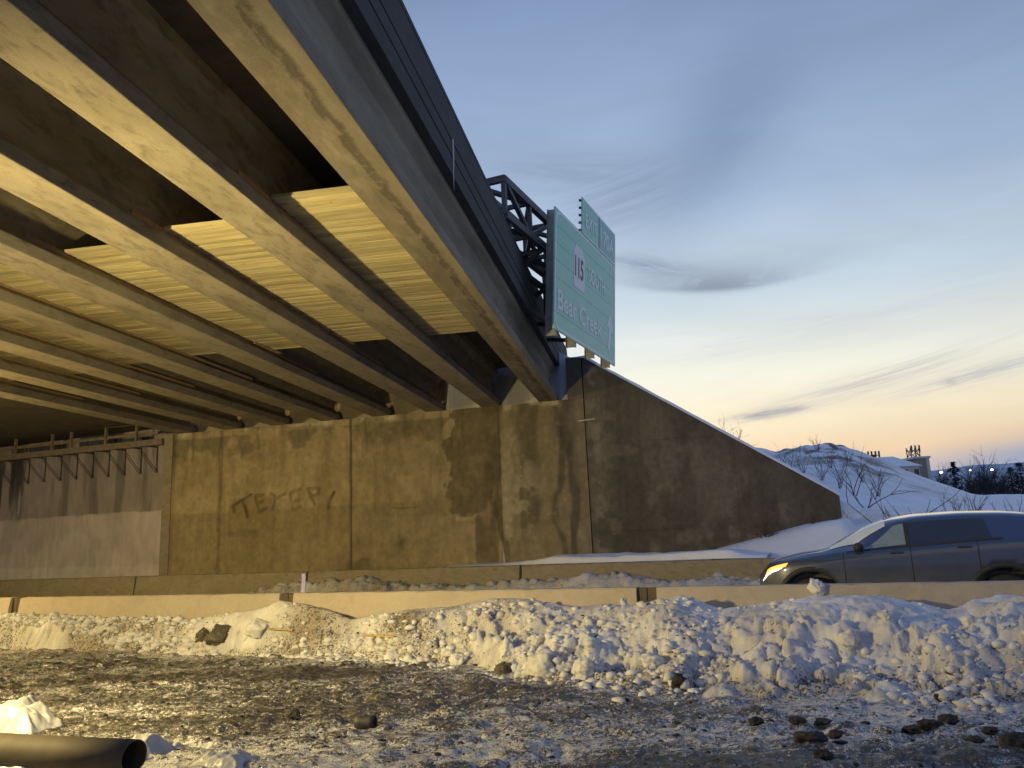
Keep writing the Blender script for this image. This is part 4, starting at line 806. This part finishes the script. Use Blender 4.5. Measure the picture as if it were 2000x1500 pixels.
def th(x, y): return float(terr(np.array([[x]]), np.array([[y]]))[0][0, 0])
X, Y = np.meshgrid(np.linspace(-300, 900, 30), np.linspace(74, 900, 30)); sheet('far_field', np.dstack([X, Y, 1.78+0*X]), MAT['softsnow'], {'dirt': np.zeros(X.size)})
hp = [(1000, 960), (1500, 945), (1700, 930), (1830, 920), (1900, 909), (1980, 904), (2100, 900), (2600, 915)]
q = np.array([at_Y(x, y, 700.) for x, y in hp]); X, Yk = np.meshgrid(np.linspace(-50, 950, 160), np.linspace(0, 1, 24))
zr = np.interp(X, q[:, 0], q[:, 2]); Zh = 1.7+(zr-1.7)*sst(0, .75, Yk)*(1-.2*sst(.75, 1, Yk)) + 5*(fbm(X*.02, Yk*5, 4, 320)-.5)*Yk
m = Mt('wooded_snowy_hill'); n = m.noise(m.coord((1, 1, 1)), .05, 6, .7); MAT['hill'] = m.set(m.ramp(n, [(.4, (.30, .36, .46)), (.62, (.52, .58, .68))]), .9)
sheet('hill', np.dstack([X, 480+Yk*300, Zh]), MAT['hill'])

# weeds and shrubs ----------------------------------------------------------------
def twig(mb, p, d, L, r, depth, rr, spread=.6, up_=.15):
    n = 4; pts = [p]; c = Vector(p); dd = Vector(d)
    for i in range(n): dd = (dd + Vector((rr.gauss(0, .12), rr.gauss(0, .12), rr.gauss(0, .08)+up_*.1))).normalized(); c = c + dd*L/n; pts.append(tuple(c))
    mb.tube(pts, [r*(1-.6*i/n) for i in range(n+1)], 5, False)
    if depth > 0:
        for k in range(rr.choice((2, 3))):
            i = rr.randint(1, n); nd = (dd + Vector((rr.gauss(0, spread), rr.gauss(0, spread), rr.gauss(.1, spread*.6)))).normalized(); twig(mb, pts[i], nd, L*rr.uniform(.45, .75), r*.6, depth-1, rr, spread, up_)
def shrub(px, py, Y, h_px, label, seed, stems=4, depth=2, spread=.55, name='dead_shrub', mat='twig', lean=.35, rad=.012, sink=.05, free=False):
    p = at_Y(px, py, Y); z = th(p[0], p[1]) if Y < 70 else p[2]
    if abs(z-p[2]) > .8 or py < 0: z = p[2]
    h = h_px*Y/F if free else max(h_px*Y/F, at_Y(px, py-h_px, Y)[2]-z); rr = random.Random(seed); m = MB()
    for s_ in range(stems):
        d = Vector((rr.gauss(0, lean), rr.gauss(0, lean), 1)).normalized(); twig(m, (rr.uniform(-.05, .05), rr.uniform(-.05, .05), -sink), d, h*rr.uniform(.6, .9), rad*(1. if free else 1.35), depth, rr, spread)
    o = m.build(name, MAT[mat], None, True, fixn=False); o.location = (p[0], p[1], z); return tag(o, label, 'shrub' if name == 'dead_shrub' else 'weed', 'bare plants on the snowy slope')
shrub(1745, 1003, 17.8, 85, 'tallest bare shrub with forked stems rising behind the car roof', 1, 4, 1, .5, lean=.45)
shrub(1690, 968, 22, 60, 'thin forked bare shrub between the wing wall end and the tallest shrub', 2, 3, 1, .5, lean=.5)
shrub(1667, 955, 25, 75, 'upright two stemmed bare shrub on the slope above the wing wall end', 3, 3, 1, .35, lean=.25)
shrub(1790, 998, 17.5, 45, 'short slanting bare shrub just right of the tallest shrub', 4, 2, 1, .4, lean=.6, rad=.009)
shrub(1640, 945, 27, 50, 'dense brown weed tuft below the rocky mound', 5, 7, 2, .35, 'dry_weed', 'weed', .25, .007)
shrub(1605, 935, 29, 48, 'dense weed tuft on the mound left of the upright shrub', 6, 7, 2, .35, 'dry_weed', 'weed', .3, .007)
shrub(1570, 918, 31, 42, 'wide brown weed tuft close above the sloping wall edge', 7, 8, 2, .45, 'dry_weed', 'weed', .4, .007)
shrub(1545, 905, 33, 26, 'small weed tuft highest on the mound by the wall edge', 8, 5, 2, .4, 'dry_weed', 'weed', .3, .007)
shrub(1500, 1092, 19.2, 42, 'purplish brown low shrub beside the car headlamp', 9, 12, 3, .8, mat='twig', lean=.8, rad=.008)
shrub(1590, 1065, 19, 38, 'thin low shrub in the drift left of the windscreen', 10, 6, 3, .6, mat='twig', lean=.5, rad=.006)
shrub(1655, 1030, 19.2, 22, 'sparse dry tuft right beside the wing wall end', 11, 6, 2, .6, 'dry_weed', 'weed', .6, .006)
shrub(1866, 1003, 18, 34, 'dry seed headed weed behind the middle of the car roof', 12, 6, 2, .3, 'dry_weed', 'weed', .25, .008)
shrub(1888, 1003, 18, 28, 'tufted dry weed next right of the seed headed weed', 13, 6, 2, .3, 'dry_weed', 'weed', .25, .008)
shrub(1912, 1003, 18, 38, 'tall spiky dry weed beside the thin slanting stem', 14, 5, 1, .3, 'dry_weed', 'weed', .3, .008)
shrub(1935, 1003, 18, 36, 'thin slanting dry stem behind the rear of the car roof', 15, 2, 1, .3, 'dry_weed', 'weed', .55, .006)
shrub(1985, 1003, 18, 30, 'dry weed at the right edge above the car rear', 16, 4, 1, .3, 'dry_weed', 'weed', .2, .008)
for k, (px, py, Y_, hp_, lab) in enumerate(((1625, 925, 32, 34, 'wiry weed tuft at the left of the mound top'), (1685, 935, 29, 40, 'wiry weed tuft on the right flank of the mound'), (1712, 955, 26, 46, 'upright thin stems beside the thin forked shrub'), (1530, 898, 34, 20, 'lowest wiry tuft against the top of the wall edge'), (1600, 905, 36, 26, 'wiry weed tuft close under the mound crest'), (1660, 915, 33, 34, 'wiry weed tuft in the middle of the mound face'))):
    shrub(px, py, Y_, hp_, lab, 60+k, 7, 2, .4, 'dry_weed', 'twig', .3, .006)
for px, py, hp_, st, dp, sp, lab, sd in ((1355, 812, 34, 3, 1, .5, 'forked bare sapling showing above the middle of the wing wall edge', 21), (1307, 783, 20, 1, 0, .2, 'single bare stem above the wing wall edge', 22), (1425, 850, 42, 6, 3, .5, 'feathery bare bush above the lower wing wall edge', 23), (1455, 868, 28, 5, 3, .6, 'low feathery bush right of the feathery bare bush', 24), (1255, 758, 12, 2, 1, .6, 'short twig sprout near the top of the wing wall edge', 25)):
    o = shrub(px, py+8, 23.5, hp_+8, lab, sd, st, dp, sp, lean=.35, rad=.007, sink=.4, free=True); p = at_Y(px, py+8, 23.5); o.location = tuple(p)

# ------------------------------------------------------------------ far buildings, masts, trees, lamps
Yb = 100.
def wx(x, y, Y=Yb): p = at_Y(x, y, Y); return p[0], p[2]
bx0, bz1 = wx(1786, 892); bx1, _ = wx(1813, 892)
r = thing('brick_building', 'flat roofed brick block beyond the snowy slope with a mast on its roof', 'building', ((bx0+bx1)/2, Yb, 1.78)); hwb = (bx1-bx0)/2; H_ = bz1-1.78
MB().box((-hwb, 0, 0), (hwb, 9, H_-.25)).build('brick_wall', MAT['brick'], r); MB().box((-hwb-.2, -.2, H_-.25), (hwb+.2, 9.2, H_)).build('roof_edge', MAT['trim'], r); MB().box((hwb-.35, -.05, 0), (hwb+.05, .0, H_-.25)).build('corner_trim', MAT['trim'], r)
hx0, hz0 = wx(1715, 913, 94); hx1, _ = wx(1800, 913, 94); _, hz1 = wx(1745, 888, 94)
r = thing('gable_house', 'low house with a snow covered hip roof in front of the brick block', 'house', ((hx0+hx1)/2, Yb-6, 1.78)); hw_ = (hx1-hx0)/2; zE = hz0-1.78; zR = hz1-1.78
MB().box((-hw_+.3, 0, 0), (hw_-.3, 5.5, zE)).build('wall', MAT['siding'], r)
m = MB().add([(-hw_, -.3, zE), (hw_, -.3, zE), (hw_, 5.8, zE), (-hw_, 5.8, zE), (-hw_*.45, 2.7, zR), (hw_*.25, 2.7, zR)], [(0, 1, 5, 4), (1, 2, 5), (2, 3, 4, 5), (3, 0, 4), (3, 2, 1, 0)]); m.build('snowy_roof', MAT['softsnow'], r, attrs={'dirt': np.zeros(6)})
for x in (-1.2, .6, 1.9): f = MB().box((x-.35, -.04, zE-1.3), (x+.35, -.003, zE-.3)).build('window', MAT['trim'], r); MB().box((x-.28, -.06, zE-1.23), (x+.28, -.042, zE-.37)).build('pane', MAT['pane'], f)
x_, z_ = wx(1782, 874, 102); r = thing('antenna_tower', 'lattice antenna tower rising over the brick block', 'antenna', (x_, Yb+2, 1.78)); h_ = z_-1.78
m = MB(); wv_ = .55
for sx_ in (-1, 1):
    for sy in (-1, 1): m.bar((sx_*wv_, sy*wv_, 0), (sx_*wv_, sy*wv_, h_), .1)
k = 0
while k*1.1 < h_-1:
    z = k*1.1
    for a_, b_ in (((-wv_, -wv_), (wv_, -wv_)), ((wv_, -wv_), (wv_, wv_)), ((wv_, wv_), (-wv_, wv_)), ((-wv_, wv_), (-wv_, -wv_))): m.bar((*a_, z), (*b_, z+1.1), .06); m.bar((*b_, z), (*a_, z+1.1), .06)
    k += 1
m.build('lattice', MAT['steel'], r)
for x in (-.5, 0, .5): MB().box((x-.08, -.8, h_-.7), (x+.08, -.65, h_+.2)).build('antenna_panel', MAT['steel'], r)
x_, z_ = wx(1706, 888, 103); r = thing('antenna_mast', 'short antenna mast with a row of panels left of the house roof', 'antenna', (x_, Yb+3, 1.78)); h_ = z_-1.78
MB().tube([(0, 0, 0), (0, 0, h_)], .15, 8).build('mast', MAT['steel'], r); MB().bar((-.75, 0, h_-.1), (.75, 0, h_-.1), .09).build('crossarm', MAT['steel'], r)
for x in (-.7, -.25, .25, .7): MB().box((x-.1, -.12, h_-.35), (x+.1, .0, h_+.45)).build('antenna_panel', MAT['steel'], r)
def conifer(px, ytop, Y, wpx, label, seed, sparse=False):
    x, zt_ = wx(px, ytop, Y); h = zt_-1.78; w_ = wpx*Y/F/2; rr = random.Random(seed); r = thing('conifer_tree', label, 'tree', (x, Y, 1.78), 0, 'trees beyond the snowy slope')
    MB().tube([(0, 0, 0), (0, 0, h*.95)], [.03*h, .006*h], 7).build('trunk', MAT['twig'], r); m = MB(); n = 900
    for i in range(n):
        f = rr.random()**.8; z = h*(.12+.88*f); lim = w_*(1-f)**.75*(.65+.45*math.sin(f*38+rr.random())) if not sparse else w_*(.35+.65*abs(math.sin(f*9+1)))*(1 if f < .8 else 1-(f-.8)*3.5)
        a_ = rr.random()*6.283; q_ = lim*math.sqrt(rr.random()); c = Vector((q_*math.cos(a_), q_*math.sin(a_), z-.25*q_)); s_ = h*rr.uniform(.02, .05)
        d1 = Vector((math.cos(a_), math.sin(a_), rr.uniform(-.5, .1))).normalized()*s_*1.6; d2_ = Vector((-math.sin(a_), math.cos(a_), rr.uniform(-.3, .3)))*s_*.6
        m.add([c-d2_, c+d2_, c+d1], [(0, 1, 2)])
    m.build('crown', MAT['needle'], r, fixn=False)
conifer(1860, 902, 98, 72, 'dark pointed spruce at the left of the far trees', 1); conifer(1989, 903, 97, 36, 'ragged dark pine rising at the right edge', 2, True); conifer(1972, 912, 97.5, 26, 'narrow pine just left of the ragged right edge pine', 3, True)
def baretree(px, ytop, Y, wpx, label, seed):
    x, zt_ = wx(px, ytop, Y); h = zt_-1.78; rr = random.Random(seed); r = thing('bare_tree', label, 'tree', (x, Y, 1.78), 0, 'trees beyond the snowy slope'); w_ = wpx*Y/F/2
    MB().tube([(0, 0, 0), (.05*h, 0, h*.35), (0, 0, h*.55)], [.03*h, .022*h, .012*h], 6).build('trunk', MAT['crown'], r); m = MB()
    for k in range(70):
        a_ = rr.random()*6.283; z = h*rr.uniform(.18, .6); tgt = Vector((math.cos(a_)*w_*rr.uniform(.3, 1), math.sin(a_)*w_*rr.uniform(.3, 1), h*rr.uniform(.45, 1)-z)); twig(m, (0, 0, z), tgt.normalized(), tgt.length*.85, .009*h, 2, rr, .45)
    m.build('crown', MAT['crown'], r, fixn=False)
baretree(1922, 908, 96.5, 52, 'broad bare tree between the spruce and the pines', 11); baretree(1898, 925, 96.5, 36, 'low bare tree right beside the spruce', 12); baretree(1950, 925, 96.5, 40, 'low bare tree in front of the narrow pine', 13)
baretree(1838, 925, 118, 26, 'small bare tree between the brick block and the spruce', 14); baretree(2015, 918, 104, 46, 'bare tree cut off by the right edge', 15)
# hedge line under the trees
m = MB(); rr = random.Random(5)
for i in range(4200):
    px = rr.uniform(1815, 2080); x, zt_ = wx(px, 946+5*math.sin(px*.07)+5*math.sin(px*.19)+3*math.sin(px*.5)+ (8 if px < 1850 else 0), 102); c = Vector((x, 102+rr.uniform(-2.5, 2.5), 1.78+(zt_-1.78)*rr.random()**.7)); d = Vector((rr.gauss(0, 1), rr.gauss(0, 1), rr.gauss(.4, 1))).normalized()*rr.uniform(.2, .5); e = d.cross(Vector((rr.gauss(0, 1), rr.gauss(0, 1), rr.gauss(0, 1)))).normalized()*.09
    m.add([c-e, c+e, c+d], [(0, 1, 2)])
tag(m.build('thicket', MAT['crown'], None, fixn=False), 'dark mass of leafless thicket beneath the far trees', 'thicket', None, 'stuff')
for px, py, Y, lab in ((1834, 923, 150, 'lit street lamp just right of the brick block'), (1891, 919, 160, 'lit street lamp between the spruce and the broad bare tree'), (1933, 918, 165, 'lit street lamp rightmost of the three distant lamps')):
    x, z = wx(px, py, Y); r = thing('street_lamp', lab, 'street lamp', (x, Y, 1.78), 0, 'distant street lamps'); MB().tube([(0, 0, 0), (0, 0, z-1.78+.2)], [.12, .07], 8).build('pole', MAT['steel'], r); MB().tube([(0, 0, z-1.78+.2), (0, -.7, z-1.78+.3)], .05, 6).build('arm', MAT['steel'], r)
    m = MB(); bm = bmesh.new(); bmesh.ops.create_icosphere(bm, subdivisions=2, radius=.26); m.add([(v.co.x, v.co.y-.8, v.co.z*.7+z-1.78) for v in bm.verts], [[v.index for v in f.verts] for f in bm.faces]); bm.free(); m.build('lamp_head', MAT['lampd'], r, True)

# ------------------------------------------------------------------ car
CS = 13.0; q = at_pl(1480, 1125, RN, CS); t0 = q[:2]@RT; CL = 4.25
car = thing('parked_car', 'grey blue estate car with lit headlamp driving left behind the near barrier', 'car', rd(t0+CL/2, CS+.92, .0), math.pi-rb); car.name = 'car'
def pc(x, xs, ys):
    return np.interp(x, xs, ys)
def smooth1(f, x, w_=.09): return sum(f(np.clip(x+d, 0, CL)) for d in (-w_, -w_/2, 0, w_/2, w_))/5
ztop = lambda x: pc(x, [0, .03, .10, .22, .55, 1.02, 1.25, 1.60, 1.92, 2.3, 2.9, 3.45, 3.85, 4.05, 4.2, 4.25], [.70, .83, .92, .985, 1.06, 1.125, 1.25, 1.44, 1.55, 1.60, 1.615, 1.595, 1.55, 1.42, 1.06, .9])
zbelt = lambda x: pc(x, [0, .10, .22, .55, 1.02, 1.4, 2.2, 3.2, 3.7, 4.05, 4.25], [.66, .85, .91, .98, 1.04, 1.085, 1.13, 1.19, 1.20, 1.12, .86])
wid = lambda x: pc(x, [0, .05, .15, .4, .9, 3.5, 3.95, 4.15, 4.25], [.60, .69, .78, .87, .92, .92, .87, .80, .72])
wrf = lambda x: pc(x, [0, .2, 1.02, 1.35, 1.9, 3.4, 3.9, 4.25], [.50, .66, .76, .70, .62, .60, .56, .6])
kz_ = [0, 1, 2, 3, 4, 5, 6, 7, 8]
def sect(x):
    zt_, zb, w_, wr = (float(smooth1(f, x)) for f in (ztop, zbelt, wid, wrf)); zb = min(zb, zt_-.03); d = zt_-zb
    return np.array([(0, .28), (.82*w_, .28), (.97*w_, .42), (w_, .68), (.995*w_, zb-.10), (.962*w_, zb), (wr+.045, zt_-(.30+.38*max(0, 1-abs(x-1.45)/.6))*min(d, .28)), (wr-.10, zt_-.03*min(1, d/.2)), (0, zt_)])
def surf(x, k):
    P = sect(x); i = min(int(k), 7); f = k-i; p0, p1, p2, p3 = P[max(i-1, 0)], P[i], P[i+1], P[min(i+2, 8)]
    cr_ = .5*((2*p1)+(-p0+p2)*f+(2*p0-5*p1+4*p2-p3)*f*f+(-p0+3*p1-3*p2+p3)*f**3); lin = p1+(p2-p1)*f
    y, z = .5*cr_+.5*lin; return np.array([CL/2-x, y, z])
def nrm(x, k):
    a = surf(min(x+.02, CL), k)-surf(max(x-.02, 0), k); b = surf(x, min(k+.05, 8))-surf(x, max(k-.05, 0)); n = np.cross(b, a); n = n/(np.linalg.norm(n)+1e-9)
    c = surf(x, k)-np.array([CL/2-x, 0, .8]); return n if n@c > 0 else -n
qs = np.linspace(0, CL, 120); ks = np.linspace(0, 8, 57); P = np.array([[surf(x, k) for k in ks] for x in qs]); wc = [(.77, .37), (3.32, .37)]
for cx, cz in wc:
    dd = np.hypot((CL/2-P[..., 0])-cx, P[..., 2]-cz); mk = (dd < .45) & (P[..., 1] > .55) & (P[..., 2] < .9); P[..., 1] = np.where(mk, .58, P[..., 1])
full = np.concatenate([P, (P*np.array([1, -1, 1]))[:, ::-1][:, 1:]], 1)
m = MB().grid(full); n = full.shape[1]; m.f += [tuple(range(n)), tuple(range(119*n, 120*n))]; m.tone += [1, 1]; m.build('body', MAT['paint'], car, True)
def patch(x0, x1, k0, k1, name, mat, off=.006, side=1, nx=24, nk=8, fx0=None, fx1=None, parent=None):
    G_ = []
    for i in range(nk+1):
        k = k0+(k1-k0)*i/nk; row = []; a = fx0(i/nk) if fx0 else x0; b = fx1(i/nk) if fx1 else x1
        for j in range(nx+1): x = a+(b-a)*j/nx; p = surf(x, k)+nrm(x, k)*off; row.append((p[0], p[1]*side, p[2]))
        G_.append(row)
    return MB().grid(np.array(G_)).build(name, mat, parent or car, True)
for sd in (1, -1):
    patch(0, 0, 5.10, 5.88, 'front_window', MAT['viewglass'], .004, sd, fx0=lambda f: 1.50+.48*f, fx1=lambda f: 2.12); patch(2.18, 3.2, 5.10, 5.88, 'rear_window', MAT['glass'], .004, sd, fx0=lambda f: 2.18, fx1=lambda f: 3.22-.05*f)
    for xa, xb in ((2.12, 2.18),): patch(xa, xb, 5.08, 5.92, 'door_pillar', MAT['plastic'], .008, sd, 2, 8)
    patch(1.30, 3.35, 4.97, 5.07, 'belt_moulding', MAT['plastic'], .008, sd, 30, 2)
    patch(.10, .52, 4.30, 4.78, 'indicator', MAT['lampa'], .006, sd, 12, 5, fx0=lambda f: .09+.05*f, fx1=lambda f: .42+.04*f)
    patch(.05, .34, 4.02, 4.28, 'headlight', MAT['lampw'], .007, sd, 12, 4, fx0=lambda f: .05+.03*f, fx1=lambda f: .30+.08*f)
    patch(3.98, 4.2, 4.4, 4.95, 'tail_light', MAT['lampr'], .006, sd, 8, 4)
    for xs_ in (1.25, 2.16, 3.02): patch(xs_, xs_+.012, 2.2, 4.95, 'door_seam', MAT['dark'], .003, sd, 1, 14)
    for xh in (1.98, 2.86):
        p = surf(xh, 4.25); MB().bar((p[0]-.09, sd*(p[1]+.022), p[2]), (p[0]+.09, sd*(p[1]+.022), p[2]), .02, .025).build('door_handle', MAT['plastic'], car, bevel=.006)
    p = surf(1.48, 5.05); mm = MB(); bm = bmesh.new(); bmesh.ops.create_icosphere(bm, subdivisions=3, radius=1); mm.add([(p[0]+v.co.x*.07+.02*abs(v.co.y), sd*(p[1]+.12)+v.co.y*.11, p[2]+.05+v.co.z*.07) for v in bm.verts], [[v.index for v in f.verts] for f in bm.faces]); bm.free(); mm.bar((p[0], sd*p[1]*.98, p[2]), (p[0], sd*(p[1]+.08), p[2]+.02), .04); mm.build('wing_mirror', MAT['plastic'], car, True)
    for cx, cz in wc:
        G_ = []; 
        for rr_, oo in ((.435, .0), (.435, .014), (.505, .016), (.51, .0)): G_.append([(CL/2-cx+rr_*math.cos(a_), sd*(float(wid(cx))*.985+oo+.003), cz+rr_*math.sin(a_)) for a_ in np.linspace(R(-12), R(192), 40)])
        MB().grid(np.array(G_)).build('wheel_arch', MAT['plastic'], car, True)
        wp_ = [(.0, .05), (.2, .05), (.24, .08), (.30, .10), (.345, .08), (.36, .04), (.36, -.08), (.3, -.1)]
        wh = MB().grid(np.array([[(CL/2-cx+r_*math.cos(a_), sd*(.80+o_), cz-.01+r_*math.sin(a_)) for a_ in np.linspace(0, 2*math.pi, 41)] for r_, o_ in wp_[2:]])).build('wheel', MAT['dark'], car, True)
        rm = MB()
        for k in range(10): a_ = k*2*math.pi/10; rm.bar((CL/2-cx, sd*.855, cz-.01), (CL/2-cx+.24*math.cos(a_), sd*.86, cz-.01+.24*math.sin(a_)), .05, .02, (0, 1, 0))
        rm.tube([(CL/2-cx, sd*.80, cz-.01), (CL/2-cx, sd*.875, cz-.01)], .06, 12); rm.build('rim', MAT['rim'], wh)
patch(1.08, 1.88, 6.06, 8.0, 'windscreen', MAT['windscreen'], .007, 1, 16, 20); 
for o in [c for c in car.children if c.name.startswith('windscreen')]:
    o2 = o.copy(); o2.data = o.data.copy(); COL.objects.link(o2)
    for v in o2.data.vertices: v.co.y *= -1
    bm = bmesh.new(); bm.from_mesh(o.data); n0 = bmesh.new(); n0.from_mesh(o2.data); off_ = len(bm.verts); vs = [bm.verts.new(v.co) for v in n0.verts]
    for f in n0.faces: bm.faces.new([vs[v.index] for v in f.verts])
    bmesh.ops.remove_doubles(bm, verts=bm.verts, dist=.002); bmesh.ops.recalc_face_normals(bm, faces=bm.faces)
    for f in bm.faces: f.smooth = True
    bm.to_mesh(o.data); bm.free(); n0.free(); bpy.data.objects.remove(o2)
#, (CL/2-3.6, sd*.54, 1.60), .03, .035).build('roof_rail', MAT['plastic'], car, bevel=.008)

# ------------------------------------------------------------------ render settings
S.render.engine = 'CYCLES'; S.cycles.use_denoising = True; S.cycles.max_bounces = 6; S.cycles.diffuse_bounces = 4; S.cycles.glossy_bounces = 3
S.cycles.sample_clamp_indirect = 6
S.view_settings.view_transform = 'Standard'; S.view_settings.look = 'None'; S.view_settings.exposure = .16; S.view_settings.gamma = 1
